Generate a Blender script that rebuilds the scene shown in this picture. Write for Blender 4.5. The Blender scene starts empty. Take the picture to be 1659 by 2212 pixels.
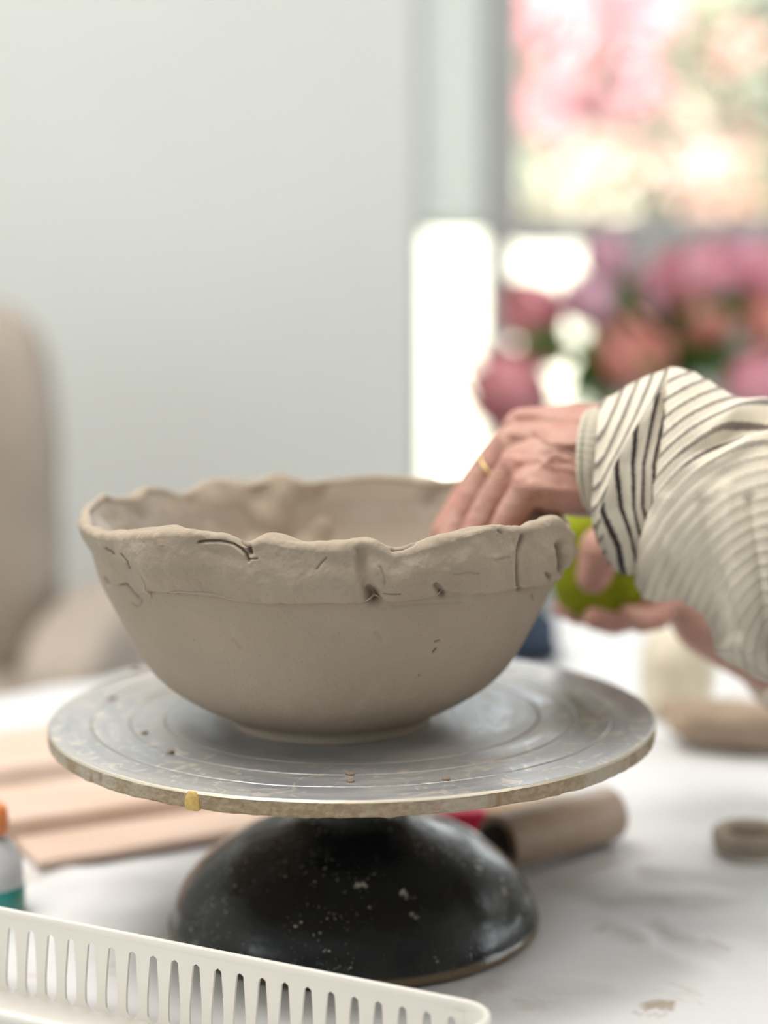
import bpy, bmesh, math, random
import numpy as np
from mathutils import Matrix, Vector
random.seed(7)
RNG = np.random.RandomState(11)
C = bpy.context.scene.collection
SC = bpy.context.scene
pi = math.pi

# ------------------------------------------------------------------ camera
TZ = 0.75                      # table top height
F = 4200.0                     # focal length in pixels of the 1659x2212 frame
PITCH, ROLL = math.radians(8.37), math.radians(-0.34)
CAM = np.array([0.0175, -1.008, TZ + 0.3716])
R3 = Matrix.Rotation(pi / 2 - PITCH, 3, 'X') @ Matrix.Rotation(ROLL, 3, 'Z')
RM = np.array(R3)
cd = bpy.data.cameras.new('camera')
cam = bpy.data.objects.new('camera', cd)
C.objects.link(cam)
cam.matrix_world = Matrix.Translation(Vector(CAM)) @ R3.to_4x4()
cd.sensor_width = 36.0
cd.lens = F / 2212 * 36
cd.clip_start = 0.02
cd.clip_end = 200
cd.dof.use_dof = True
cd.dof.focus_distance = 0.90
cd.dof.aperture_fstop = 2.8
SC.camera = cam

# ------------------------------------------------------------------ world, sun, exposure
w = bpy.data.worlds.new('world')
SC.world = w
w.use_nodes = True
wn = w.node_tree.nodes
bg = wn['Background']
bg.inputs[0].default_value = (0.93, 0.965, 1.0, 1)
bg.inputs[1].default_value = 4.6
sd = bpy.data.lights.new('sun', 'SUN')
sd.energy = 6
sd.angle = math.radians(1.5)
sd.color = (1.0, 0.94, 0.82)
so = bpy.data.objects.new('sun', sd)
C.objects.link(so)
so.rotation_euler = (math.radians(48), 0, math.radians(-35))
SC.view_settings.view_transform = 'Standard'
SC.view_settings.look = 'None'
SC.view_settings.gamma = 1
SC.view_settings.use_curve_mapping = False
SC.view_settings.exposure = 0.12


def portal(loc, rot, sx, sy):
    d = bpy.data.lights.new('window_portal', 'AREA')
    d.shape = 'RECTANGLE'
    d.size, d.size_y = sx, sy
    d.cycles.is_portal = True
    o = bpy.data.objects.new('window_portal', d)
    o.location, o.rotation_euler = loc, rot
    C.objects.link(o)


FILL_LAMPS = [((-0.62, -0.35), 34), ((1.0, -0.45), 13), ((-0.9, 1.0), 19)]   # overhead fill lamps, added out of view: place, watts
for (lx_, ly_), pw in FILL_LAMPS:
    ld = bpy.data.lights.new('ceiling_panel_light', 'AREA')
    ld.shape = 'SQUARE'; ld.size = 0.9; ld.energy = pw; ld.color = (1.0, 0.955, 0.895)
    lo_ = bpy.data.objects.new('ceiling_panel_light', ld)
    lo_.location = (lx_, ly_, 2.70)
    C.objects.link(lo_)


# ------------------------------------------------------------------ helpers
def ray(px, py):
    return RM @ np.array([(px - 829.5) / F, -(py - 1106) / F, -1.0])


def at(px, py, Y):             # the point of the vertical plane y = Y
    d = ray(px, py)
    return CAM + d * ((Y - CAM[1]) / d[1])


def on(px, py, h=0.0):         # the point at height h over the table
    d = ray(px, py)
    return CAM + d * ((TZ + h - CAM[2]) / d[2])


def proj(P):
    q = (P - CAM) @ RM
    dep = -q[..., 2]
    return 829.5 + F * q[..., 0] / dep, 1106 - F * q[..., 1] / dep


def sm(a, b, x):
    t = np.clip((x - a) / (b - a), 0, 1)
    return t * t * (3 - 2 * t)


def vnoise(P, freq, seed=0):
    Q = np.asarray(P, float) * freq + 37.1 * seed + 100
    i = np.floor(Q).astype(np.int64)
    f = Q - i
    f = f * f * (3 - 2 * f)

    def h(x, y, z):
        n = (x * 374761393 + y * 668265263 + z * 2147483647 + seed * 974711) & 0xFFFFFFFF
        n = ((n ^ (n >> 13)) * 1274126177) & 0xFFFFFFFF
        n = ((n ^ (n >> 16)) * 2246822519) & 0xFFFFFFFF
        return ((n ^ (n >> 15)) & 0xFFFF) / 65535.0 * 2 - 1
    r = 0
    for dx in (0, 1):
        for dy in (0, 1):
            for dz in (0, 1):
                wt = (f[..., 0] if dx else 1 - f[..., 0]) * (f[..., 1] if dy else 1 - f[..., 1]) * (f[..., 2] if dz else 1 - f[..., 2])
                r = r + wt * h(i[..., 0] + dx, i[..., 1] + dy, i[..., 2] + dz)
    return r


def fbm(P, freq, seed=0, o=4, g=0.5):
    a, r = 1.0, 0
    for k in range(o):
        r = r + a * vnoise(P, freq * 2 ** k, seed + k)
        a *= g
    return r


def seg_d(X, Y, pts):          # distance to a polyline in 2D
    best = np.full(X.shape, 1e9)
    for (x0, y0), (x1, y1) in zip(pts[:-1], pts[1:]):
        dx, dy = x1 - x0, y1 - y0
        t = np.clip(((X - x0) * dx + (Y - y0) * dy) / (dx * dx + dy * dy + 1e-12), 0, 1)
        best = np.minimum(best, np.hypot(X - x0 - t * dx, Y - y0 - t * dy))
    return best


def tag(o, label=None, cat=None, group=None, kind=None):
    if label: o['label'] = label
    if cat: o['category'] = cat
    if group: o['group'] = group
    if kind: o['kind'] = kind
    return o


def link(name, me, mat, parent=None, smooth=True):
    o = bpy.data.objects.new(name, me)
    C.objects.link(o)
    if mat: me.materials.append(mat)
    if parent:
        o.parent = parent
        o.matrix_parent_inverse = parent_inv(parent)
    if smooth:
        me.polygons.foreach_set('use_smooth', [True] * len(me.polygons))
    return o


def world_of(o):
    m = o.matrix_basis.copy()
    while o.parent:
        m = o.parent.matrix_basis @ o.matrix_parent_inverse @ m if False else o.parent.matrix_basis @ m
        o = o.parent
    return m


def parent_inv(p):             # children are written in world coordinates
    return world_full(p).inverted()


def world_full(o):
    if o.parent:
        return world_full(o.parent) @ o.matrix_parent_inverse @ o.matrix_basis
    return o.matrix_basis.copy()


def thing(name, label, cat, loc, group=None, parent=None):
    o = bpy.data.objects.new(name, None)
    o.empty_display_size = 0.02
    C.objects.link(o)
    o.location = Vector([float(v) for v in loc])
    o.matrix_basis = Matrix.Translation(Vector([float(v) for v in loc]))
    return tag(o, label, cat, group)


def mesh_np(name, V, Fq, attrs=None):
    me = bpy.data.meshes.new(name)
    V = np.asarray(V, np.float32).reshape(-1, 3)
    Fq = np.asarray(Fq, np.int32)
    n = len(Fq)
    k = Fq.shape[1]
    me.vertices.add(len(V))
    me.vertices.foreach_set('co', V.ravel())
    me.loops.add(n * k)
    me.loops.foreach_set('vertex_index', Fq.ravel())
    me.polygons.add(n)
    me.polygons.foreach_set('loop_start', np.arange(0, n * k, k, dtype=np.int32))
    me.polygons.foreach_set('loop_total', np.full(n, k, np.int32))
    me.update(calc_edges=True)
    for a, v in (attrs or {}).items():
        at_ = me.attributes.new(a, 'FLOAT', 'POINT')
        at_.data.foreach_set('value', np.asarray(v, np.float32).ravel())
    return me


def grid(name, P, mat, parent=None, wu=False, wv=False, attrs=None, flip=False):
    nu, nv = P.shape[:2]
    iu = np.arange(nu if wu else nu - 1)
    iv = np.arange(nv if wv else nv - 1)
    U, V = np.meshgrid(iu, iv, indexing='ij')
    U2, V2 = (U + 1) % nu, (V + 1) % nv
    q = np.stack([U * nv + V, U2 * nv + V, U2 * nv + V2, U * nv + V2], -1).reshape(-1, 4)
    if flip: q = q[:, ::-1]
    return link(name, mesh_np(name, P, q, attrs), mat, parent)


def lathe(name, prof, c, mat, parent=None, n=96, fn=None):
    prof = np.array(prof, float)
    t = np.linspace(0, 2 * pi, n, endpoint=False)
    P = np.zeros((n, len(prof), 3))
    P[..., 0] = c[0] + np.cos(t)[:, None] * prof[None, :, 0]
    P[..., 1] = c[1] + np.sin(t)[:, None] * prof[None, :, 0]
    P[..., 2] = c[2] + prof[None, :, 1]
    if fn: P = fn(P)
    return grid(name, P, mat, parent, wu=True)


def box(name, lo, hi, mat, parent=None, bev=0.002, rot=0.0, c=None, seg=2, fn=None):
    bm = bmesh.new()
    bmesh.ops.create_cube(bm, size=1)
    lo, hi = np.array(lo, float), np.array(hi, float)
    m = (lo + hi) / 2
    for v in bm.verts:
        v.co = Vector([v.co[i] * (hi[i] - lo[i]) + m[i] for i in range(3)])
    if bev: bmesh.ops.bevel(bm, geom=bm.edges[:], offset=bev, segments=seg, affect='EDGES', profile=0.5)
    if rot:
        cc = Vector(c if c is not None else m)
        bmesh.ops.rotate(bm, verts=bm.verts, cent=cc, matrix=Matrix.Rotation(rot, 3, 'Z'))
    if fn:
        for v in bm.verts: v.co = fn(v.co)
    me = bpy.data.meshes.new(name)
    bm.to_mesh(me)
    bm.free()
    return link(name, me, mat, parent, smooth=False)


def struct(o):
    o['kind'] = 'structure'
    return o


def tube(name, pts, rad, mat, parent=None, n=16, cap=True):
    pts = np.array(pts, float)
    rad = np.broadcast_to(np.array(rad, float), (len(pts),))
    T = np.gradient(pts, axis=0)
    T /= np.linalg.norm(T, axis=1)[:, None] + 1e-12
    up = np.array([0.3, 0.2, 1.0])
    rings = []
    for k in range(len(pts)):
        a = np.cross(T[k], up); a /= np.linalg.norm(a) + 1e-12
        b = np.cross(a, T[k])
        th = np.linspace(0, 2 * pi, n, endpoint=False)
        rings.append(pts[k] + rad[k] * (np.cos(th)[:, None] * a + np.sin(th)[:, None] * b))
    if cap:
        rings = [np.repeat(pts[:1], n, 0)] + rings + [np.repeat(pts[-1:], n, 0)]
    return grid(name, np.array(rings), mat, parent, wv=True)


# ------------------------------------------------------------------ materials
class Mat:
    def __init__(s, name, col, rough=0.6, spec=0.3, **kw):
        s.m = bpy.data.materials.new(name)
        s.m.use_nodes = True
        s.t = s.m.node_tree
        s.b = s.t.nodes['Principled BSDF']
        s.b.inputs['Base Color'].default_value = (*col, 1)
        s.b.inputs['Roughness'].default_value = rough
        s.b.inputs['Specular IOR Level'].default_value = spec
        for k, v in kw.items():
            s.b.inputs[k.replace('_', ' ')].default_value = v
        s.col = s.rgb(col)
        s.h = None

    def n(s, t, **kw):
        x = s.t.nodes.new(t)
        for k, v in kw.items(): setattr(x, k, v)
        return x

    def L(s, a, b): s.t.links.new(a, b)

    def rgb(s, c):
        x = s.n('ShaderNodeRGB'); x.outputs[0].default_value = (*c, 1)
        return x.outputs[0]

    def co(s, scale=(1, 1, 1), src='Object'):
        tc = s.n('ShaderNodeTexCoord'); mp = s.n('ShaderNodeMapping')
        mp.inputs['Scale'].default_value = scale
        s.L(tc.outputs[src], mp.inputs[0])
        return mp.outputs[0]

    def noise(s, scale, detail=4, vec=None, rough=0.5, dist=0):
        x = s.n('ShaderNodeTexNoise')
        x.inputs['Scale'].default_value = scale
        x.inputs['Detail'].default_value = detail
        x.inputs['Roughness'].default_value = rough
        x.inputs['Distortion'].default_value = dist
        s.L(vec if vec is not None else s.co(), x.inputs['Vector'])
        return x.outputs[0]

    def ramp(s, f, a, b, v0=0.0, v1=1.0):
        x = s.n('ShaderNodeMapRange')
        x.inputs[1].default_value, x.inputs[2].default_value = a, b
        x.inputs[3].default_value, x.inputs[4].default_value = v0, v1
        x.interpolation_type = 'SMOOTHSTEP'
        s.L(f, x.inputs[0])
        return x.outputs[0]

    def mix(s, f, col):
        x = s.n('ShaderNodeMix', data_type='RGBA')
        if isinstance(f, float): x.inputs[0].default_value = f
        else: s.L(f, x.inputs[0])
        s.L(s.col, x.inputs[6])
        if isinstance(col, tuple): x.inputs[7].default_value = (*col, 1)
        else: s.L(col, x.inputs[7])
        s.col = x.outputs[2]
        return s

    def math(s, op, a, b=None):
        x = s.n('ShaderNodeMath', operation=op)
        for i, v in enumerate((a, b)):
            if v is None: continue
            if isinstance(v, (int, float)): x.inputs[i].default_value = v
            else: s.L(v, x.inputs[i])
        return x.outputs[0]

    def bump(s, f, dist, strength=1.0):
        x = s.n('ShaderNodeBump')
        x.inputs['Strength'].default_value = strength
        x.inputs['Distance'].default_value = dist
        s.L(f, x.inputs['Height'])
        if s.h: s.L(s.h, x.inputs['Normal'])
        s.h = x.outputs[0]
        return s

    def rough(s, f): s.L(f, s.b.inputs['Roughness']); return s

    def attr(s, a):
        x = s.n('ShaderNodeAttribute', attribute_name=a)
        return x.outputs['Fac']

    def done(s):
        s.L(s.col, s.b.inputs['Base Color'])
        if s.h: s.L(s.h, s.b.inputs['Normal'])
        return s.m


def mk(name, col, rough=0.6, spec=0.3, var=None, vs=8, vd=4, bs=None, bd=0.0005, **kw):
    m = Mat(name, col, rough, spec, **kw)
    if var: m.mix(m.ramp(m.noise(vs, vd), 0.35, 0.7), var)
    if bs: m.bump(m.noise(bs, 4), bd)
    return m.done()


M_wall = mk('wall_paint', (0.73, 0.745, 0.725), 0.85, 0.15, var=(0.71, 0.725, 0.705), vs=2, bs=60, bd=0.0006)
M_ceil = mk('ceiling_paint', (0.8, 0.8, 0.79), 0.9, 0.1, bs=40, bd=0.0005)
M_floor = mk('floor_concrete', (0.30, 0.30, 0.295), 0.6, 0.3, var=(0.24, 0.24, 0.235), vs=3, bs=30)
M_frame = mk('window_paint', (0.42, 0.42, 0.415), 0.45, 0.3, var=(0.39, 0.39, 0.385), vs=5)
m = Mat('roller_shade_fabric', (0.66, 0.68, 0.68), 0.9, 0.1)
m.bump(m.noise(300, 3), 0.0002); m.done()
_tl = m.n('ShaderNodeBsdfTranslucent'); _tl.inputs[0].default_value = (0.86, 0.87, 0.84, 1)
_mx = m.n('ShaderNodeMixShader'); _mx.inputs[0].default_value = 0.55
m.L(m.b.outputs[0], _mx.inputs[1]); m.L(_tl.outputs[0], _mx.inputs[2]); m.L(_mx.outputs[0], m.t.nodes['Material Output'].inputs[0])
M_shade = m.m

m = Mat('clay', (0.41, 0.335, 0.262), 0.72, 0.28)
m.mix(m.ramp(m.noise(14, 5), 0.35, 0.72, 0, 0.55), (0.335, 0.27, 0.205))
m.mix(m.ramp(m.noise(45, 4, rough=0.6), 0.55, 0.75, 0, 0.4), (0.47, 0.395, 0.315))
m.mix(m.ramp(m.noise(520, 2), 0.66, 0.74, 0, 0.35), (0.24, 0.19, 0.14))
m.mix(m.attr('crack'), (0.13, 0.10, 0.075))  # shade painted into cracks, dents and under the coil's lip
m.bump(m.noise(60, 5, rough=0.6), 0.0014, 0.7)
m.bump(m.noise(420, 4, rough=0.65), 0.0004, 0.9)
m.bump(m.noise(1700, 2, rough=0.7), 0.00012, 0.8)
wet_shade = m.attr('wet')
m.mix(m.math('MULTIPLY', wet_shade, 0.55), (0.29, 0.235, 0.18))  # inner side of the coil darkened: shade put into its colour
m.rough(m.math('SUBTRACT', m.ramp(m.noise(9, 3), 0.3, 0.7, 0.58, 0.75), m.math('MULTIPLY', wet_shade, 0.42)))
M_clay = m.done()

m = Mat('clay_inside', (0.35, 0.285, 0.225), 0.42, 0.5)
m.mix(m.ramp(m.noise(22, 4), 0.35, 0.72, 0, 0.6), (0.33, 0.265, 0.20))
m.bump(m.noise(120, 4, rough=0.6), 0.0006, 0.6)
m.bump(m.noise(900, 3, rough=0.65), 0.0002, 0.7)
M_clay_in = m.done()

# turntable top: grey sheet streaked along its turning with dried clay
def swirl(m, fr, fa):
    tc = m.n('ShaderNodeTexCoord')
    sp = m.n('ShaderNodeSeparateXYZ'); m.L(tc.outputs['Object'], sp.inputs[0])
    r = m.math('SQRT', m.math('ADD', m.math('MULTIPLY', sp.outputs[0], sp.outputs[0]), m.math('MULTIPLY', sp.outputs[1], sp.outputs[1])))
    cx = m.math('MULTIPLY', m.math('DIVIDE', sp.outputs[0], r), fa)
    cy = m.math('MULTIPLY', m.math('DIVIDE', sp.outputs[1], r), fa)
    cb = m.n('ShaderNodeCombineXYZ')
    m.L(cx, cb.inputs[0]); m.L(cy, cb.inputs[1]); m.L(m.math('MULTIPLY', r, fr), cb.inputs[2])
    return cb.outputs[0], r


m = Mat('disc_top', (0.42, 0.44, 0.485), 0.30, 0.5)
v1, rr = swirl(m, 60, 1.6)
v2, _ = swirl(m, 260, 5)
sm1 = m.ramp(m.noise(1.0, 5, v1, 0.6), 0.38, 0.62)
m.mix(m.math('MULTIPLY', sm1, 0.7), (0.56, 0.545, 0.52))
m.mix(m.math('MULTIPLY', m.ramp(m.noise(1.0, 4, v2, 0.6), 0.5, 0.72), 0.5), (0.64, 0.62, 0.58))
m.mix(m.math('MULTIPLY', m.ramp(m.noise(60, 5, dist=2.5), 0.55, 0.66), m.ramp(rr, 0.085, 0.12)), (0.70, 0.66, 0.59))
m.mix(m.math('MULTIPLY', m.ramp(m.noise(7, 3), 0.5, 0.7), 0.55), (0.34, 0.29, 0.235))
m.L(m.math('SUBTRACT', 0.55, m.math('MULTIPLY', m.ramp(m.noise(7, 3), 0.5, 0.7), 0.55)), m.b.inputs['Metallic'])
m.mix(m.attr('groove'), (0.26, 0.21, 0.16))
m.mix(m.attr('lip'), (0.52, 0.48, 0.39))
m.rough(m.ramp(m.noise(1.0, 4, v1), 0.35, 0.65, 0.32, 0.52))
m.bump(m.noise(1.0, 4, v2), 0.0004, 0.5)
m.bump(m.noise(60, 5, dist=2.5), 0.0005, 0.5)
M_disc = m.done()

m = Mat('board_edge', (0.30, 0.225, 0.15), 0.85, 0.2)
m.mix(m.ramp(m.noise(260, 4, m.co((1, 1, 1.6))), 0.42, 0.6, 0, 0.7), (0.40, 0.32, 0.23))
m.mix(m.ramp(m.noise(22, 4), 0.5, 0.62, 0, 0.7), (0.43, 0.39, 0.33))
m.mix(m.ramp(m.noise(60, 4, m.co((1, 1, 0.4))), 0.62, 0.7, 0, 0.7), (0.25, 0.16, 0.09))
m.bump(m.noise(320, 4), 0.0009)
M_edge = m.done()
M_glue = mk('dried_glue', (0.62, 0.42, 0.14), 0.5, 0.4, var=(0.5, 0.33, 0.1), vs=300, bs=400)

m = Mat('black_enamel', (0.007, 0.009, 0.009), 0.22, 0.42)
sp1 = m.ramp(m.noise(75, 4, rough=0.62), 0.60, 0.68)
sp2 = m.ramp(m.noise(520, 3), 0.64, 0.71)
sp3 = m.ramp(m.noise(16, 3), 0.52, 0.62)
m.mix(m.math('MULTIPLY', m.ramp(m.noise(11, 5), 0.5, 0.72), m.ramp(m.noise(130, 4), 0.4, 0.7, 0.04, 0.4)), (0.22, 0.21, 0.19))
m.mix(m.math('MULTIPLY', sp1, m.math('MULTIPLY', sp3, 0.75)), (0.5, 0.47, 0.42))
m.mix(m.math('MULTIPLY', sp2, m.math('MULTIPLY', m.ramp(m.noise(22, 2), 0.45, 0.58), 0.8)), (0.62, 0.58, 0.5))
m.mix(m.attr('rust'), (0.16, 0.11, 0.06))
m.rough(m.ramp(m.noise(30, 4), 0.35, 0.7, 0.12, 0.42))
m.bump(m.noise(75, 4, rough=0.62), 0.0008, 0.5)
m.bump(m.noise(18, 3), 0.002, 0.4)
M_black = m.done()

m = Mat('canvas_cloth', (0.66, 0.655, 0.665), 0.6, 0.3)
m.mix(m.ramp(m.noise(5, 5), 0.4, 0.7, 0, 0.5), (0.58, 0.58, 0.59))
m.mix(m.ramp(m.noise(16, 6, dist=1.5), 0.60, 0.70, 0, 0.35), (0.47, 0.41, 0.35))
m.mix(m.attr('smear'), (0.36, 0.28, 0.21))
m.bump(m.noise(9, 3, m.co((1, 2.2, 1)), dist=0.6), 0.007, 0.6)
m.bump(m.noise(500, 2), 0.0002, 0.6)
M_cloth = m.done()

M_basket = mk('white_plastic', (0.73, 0.705, 0.66), 0.38, 0.45, Subsurface_Weight=0.0, bs=700, bd=0.00006)
m = Mat('pale_wood', (0.66, 0.50, 0.41), 0.6, 0.25)
m.mix(m.ramp(m.noise(7, 5, m.co((1, 12, 12))), 0.35, 0.7), (0.60, 0.44, 0.35))
M_wood = m.done()
m = Mat('roller_wood', (0.42, 0.31, 0.235), 0.45, 0.4)
m.mix(m.ramp(m.noise(30, 4), 0.35, 0.7), (0.34, 0.245, 0.18))
M_roller = m.done()
M_darkhole = mk('dark_wood', (0.035, 0.024, 0.018), 0.6, 0.2, var=(0.06, 0.04, 0.03), vs=60)
M_red = mk('crimson_plastic', (0.62, 0.015, 0.065), 0.4, 0.4, var=(0.55, 0.012, 0.06), vs=20)
M_tan = mk('tan_wood', (0.42, 0.28, 0.16), 0.6, 0.3, var=(0.36, 0.23, 0.13), vs=40)
M_orange = mk('orange_plastic', (0.85, 0.24, 0.06), 0.4, 0.4, var=(0.8, 0.3, 0.12), vs=60)
M_bottle = mk('translucent_bottle', (0.75, 0.75, 0.78), 0.3, 0.5, var=(0.68, 0.68, 0.72), vs=50, Transmission_Weight=0.35)
M_teal = mk('teal_liquid', (0.03, 0.25, 0.24), 0.3, 0.5, var=(0.05, 0.2, 0.1), vs=40)
M_dryclay = mk('dry_clay', (0.36, 0.31, 0.25), 0.85, 0.2, var=(0.28, 0.24, 0.19), vs=40, bs=120, bd=0.001)
M_brownclay = mk('brown_clay', (0.36, 0.275, 0.20), 0.8, 0.2, var=(0.27, 0.20, 0.15), vs=30, bs=90, bd=0.001)
M_cream = mk('cream_clay', (0.66, 0.60, 0.48), 0.7, 0.2, var=(0.58, 0.52, 0.41), vs=14, bs=60, bd=0.001)
M_blue = mk('dark_blue_cloth', (0.018, 0.025, 0.040), 0.85, 0.15, var=(0.03, 0.042, 0.066), vs=30, bs=80, bd=0.001)
M_sponge = mk('chartreuse_sponge', (0.29, 0.33, 0.02), 0.9, 0.1, var=(0.22, 0.26, 0.015), vs=60, bs=220, bd=0.0015)
M_tablewood = mk('table_wood', (0.32, 0.22, 0.14), 0.6, 0.3, var=(0.26, 0.17, 0.1), vs=20)
M_chair = mk('beige_upholstery', (0.42, 0.355, 0.30), 0.9, 0.1, var=(0.34, 0.29, 0.25), vs=4, bs=90, bd=0.001)
M_chairleg = mk('grey_metal', (0.22, 0.22, 0.22), 0.5, 0.4, var=(0.18, 0.18, 0.18), vs=20)
M_gold = mk('gold', (0.62, 0.47, 0.27), 0.4, 0.5, var=(0.8, 0.56, 0.22), vs=90, Metallic=1.0)

m = Mat('skin', (0.50, 0.285, 0.23), 0.5, 0.4, Subsurface_Weight=0.12, Subsurface_Scale=0.006)
m.b.inputs['Subsurface Radius'].default_value = (1, 0.35, 0.2)
m.mix(m.ramp(m.noise(45, 4), 0.4, 0.68, 0, 0.6), (0.47, 0.205, 0.165))
m.mix(m.ramp(m.noise(110, 3), 0.55, 0.72, 0, 0.5), (0.58, 0.38, 0.31))
m.bump(m.noise(70, 4, m.co((0.6, 1.5, 2.2)), 0.6, 0.8), 0.0030, 0.85)
m.bump(m.noise(700, 3), 0.0003, 0.5)
M_skin = m.done()


def stripe_mat(name, dark, duty0, duty1, rib, cream=(0.76, 0.69, 0.57)):
    m = Mat(name, cream, 0.9, 0.12)
    m.b.inputs['Sheen Weight'].default_value = 0.15
    m.mix(m.ramp(m.noise(50, 3), 0.4, 0.7, 0, 0.5), tuple(c * 0.93 for c in cream))
    s = m.attr('stripe')
    wob = m.math('MULTIPLY', m.math('SUBTRACT', m.noise(900, 2), 0.5), 0.22)
    fr = m.math('FRACT', m.math('ADD', s, wob))
    d = m.math('ABSOLUTE', m.math('SUBTRACT', fr, 0.5))
    k = m.ramp(d, duty0, duty1, 1, 0)
    m.mix(m.math('MULTIPLY', k, m.attr('ink')), dark)
    m.bump(m.ramp(d, 0.0, 0.42, 0, 1), rib, 0.9)
    m.bump(m.noise(1500, 2), 0.0002, 0.7)
    # fine ribs across the stripes
    r = m.math('SINE', m.math('MULTIPLY', m.attr('rib'), 2 * pi))
    m.bump(r, 0.00012, 0.8)
    return m.done()


M_knit = stripe_mat('striped_knit', (0.055, 0.04, 0.042), 0.11, 0.19, 0.0011)
M_cuffedge = stripe_mat('cream_rib_knit', (0.5, 0.45, 0.36), 0.05, 0.12, 0.0004, (0.76, 0.70, 0.57))

# ------------------------------------------------------------------ room shell
XL, XR, YF, YB, ZC = -2.3, 2.3, -3.4, 2.2, 2.75
T = 0.18
WX0, WX1, WZ0, WZ1 = 0.075, 1.36, 0.60, 1.98


def wall_with_hole(name, axis, pos, a0, a1, holes, mat, thick):
    """a wall across `axis` at `pos`, from a0 to a1, z 0..ZC, with rectangular holes"""
    xs = sorted({a0, a1, *[h[0] for h in holes], *[h[1] for h in holes]})
    zs = sorted({0, ZC, *[h[2] for h in holes], *[h[3] for h in holes]})
    bm = bmesh.new()
    for i in range(len(xs) - 1):
        for j in range(len(zs) - 1):
            cx, cz = (xs[i] + xs[i + 1]) / 2, (zs[j] + zs[j + 1]) / 2
            if any(h[0] < cx < h[1] and h[2] < cz < h[3] for h in holes): continue
            r = bmesh.ops.create_cube(bm, size=1)
            for v in r['verts']:
                u = xs[i] if v.co.x < 0 else xs[i + 1]
                d = pos + (0 if v.co.y < 0 else thick)
                z = zs[j] if v.co.z < 0 else zs[j + 1]
                v.co = Vector((u, d, z)) if axis == 'y' else Vector((d, u, z))
    bmesh.ops.remove_doubles(bm, verts=bm.verts, dist=1e-5)
    me = bpy.data.meshes.new(name)
    bm.to_mesh(me); bm.free()
    return struct(link(name, me, mat, None, False))


wall_with_hole('wall_back', 'y', YB, XL - T, XR + T, [(WX0, WX1, WZ0, WZ1)], M_wall, T)
LW = [(-2.1, -0.9, 1.3, 2.3)]  # unseen windows in three walls, added and sized for the light they let in
FW = [(-1.9, -0.9, 1.25, 2.35)]
RW = [(-0.6, 1.7, 0.85, 2.3)]
wall_with_hole('wall_left', 'x', XL - T, YF, YB, LW, M_wall, T)
wall_with_hole('wall_right', 'x', XR, YF, YB, RW, M_wall, T)
wall_with_hole('wall_front', 'y', YF - T, XL - T, XR + T, FW, M_wall, T)
struct(box('floor', (XL - T, YF - T, -0.1), (XR + T, YB + T, 0), M_floor, bev=0))
struct(box('ceiling', (XL - T, YF - T, ZC), (XR + T, YB + T, ZC + 0.15), M_ceil, bev=0))
struct(box('baseboard_back', (XL, YB - 0.015, 0), (XR, YB, 0.1), M_frame, bev=0.003))
portal(((WX0 + WX1) / 2, YB + T, (WZ0 + WZ1) / 2), (-pi / 2, 0, 0), WX1 - WX0, WZ1 - WZ0)
portal((XL - T, -1.5, 1.8), (0, -pi / 2, 0), 1.0, 1.2)
portal((XR + T, 0.55, 1.575), (0, pi / 2, 0), 1.45, 2.3)
portal((-1.4, YF - T, 1.80), (pi / 2, 0, 0), 1.0, 1.1)

m = Mat('window_glass', (0.9, 0.95, 0.93), 0.02, 0.5)
tr = m.n('ShaderNodeBsdfTransparent'); tr.inputs[0].default_value = (0.95, 0.97, 0.96, 1)
gl = m.n('ShaderNodeBsdfGlossy'); gl.inputs['Roughness'].default_value = 0.02
fz = m.n('ShaderNodeFresnel'); fz.inputs[0].default_value = 1.3
mx = m.n('ShaderNodeMixShader')
m.L(fz.outputs[0], mx.inputs[0]); m.L(tr.outputs[0], mx.inputs[1]); m.L(gl.outputs[0], mx.inputs[2])
m.L(mx.outputs[0], m.t.nodes['Material Output'].inputs[0])
M_glass = m.m

# window_1: narrow side light, mullion, wide sash window with a meeting rail
wy0, wy1 = YB + 0.03, YB + 0.085
win = bpy.data.objects.new('window_1', None); C.objects.link(win)
win.matrix_basis = Matrix.Translation((WX0, YB, WZ0)); struct(win)
MX0, MX1 = 0.186, 0.245
for (a, b, c_, d) in ((WX0, WX0 + 0.012, WZ0, WZ1), (MX0, MX1, TZ + 0.34, WZ1), (MX0, MX0 + 0.046, WZ0, TZ + 0.34), (WX1 - 0.03, WX1, WZ0, WZ1)):
    box('frame_post', (a, wy0, c_), (b, wy1, d), M_frame, win, 0.003)
for (a, b) in ((WX0 + 0.012, MX0), (MX1, WX1 - 0.03)):
    box('frame_rail', (a, wy0, WZ0), (b, wy1, WZ0 + 0.03), M_frame, win, 0.003)
    box('frame_rail', (a, wy0, WZ1 - 0.04), (b, wy1, WZ1), M_frame, win, 0.003)
box('meeting_rail', (MX1, wy0 - 0.01, TZ + 0.336), (WX1 - 0.03, wy1, TZ + 0.382), M_frame, win, 0.004)
box('glass_pane', (WX0 + 0.012, wy1 - 0.03, WZ0 + 0.03), (MX0, wy1 - 0.026, WZ1 - 0.04), M_glass, win, 0)
box('glass_pane', (MX0 + 0.046, wy1 - 0.03, WZ0 + 0.03), (WX1 - 0.03, wy1 - 0.026, TZ + 0.336), M_glass, win, 0)
box('glass_pane', (MX1, wy1 - 0.02, TZ + 0.382), (WX1 - 0.03, wy1 - 0.016, WZ1 - 0.04), M_glass, win, 0)
box('window_sill', (WX0 - 0.02, YB - 0.05, WZ0 - 0.03), (WX1 + 0.02, YB + 0.03, WZ0), M_frame, win, 0.004)
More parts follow.
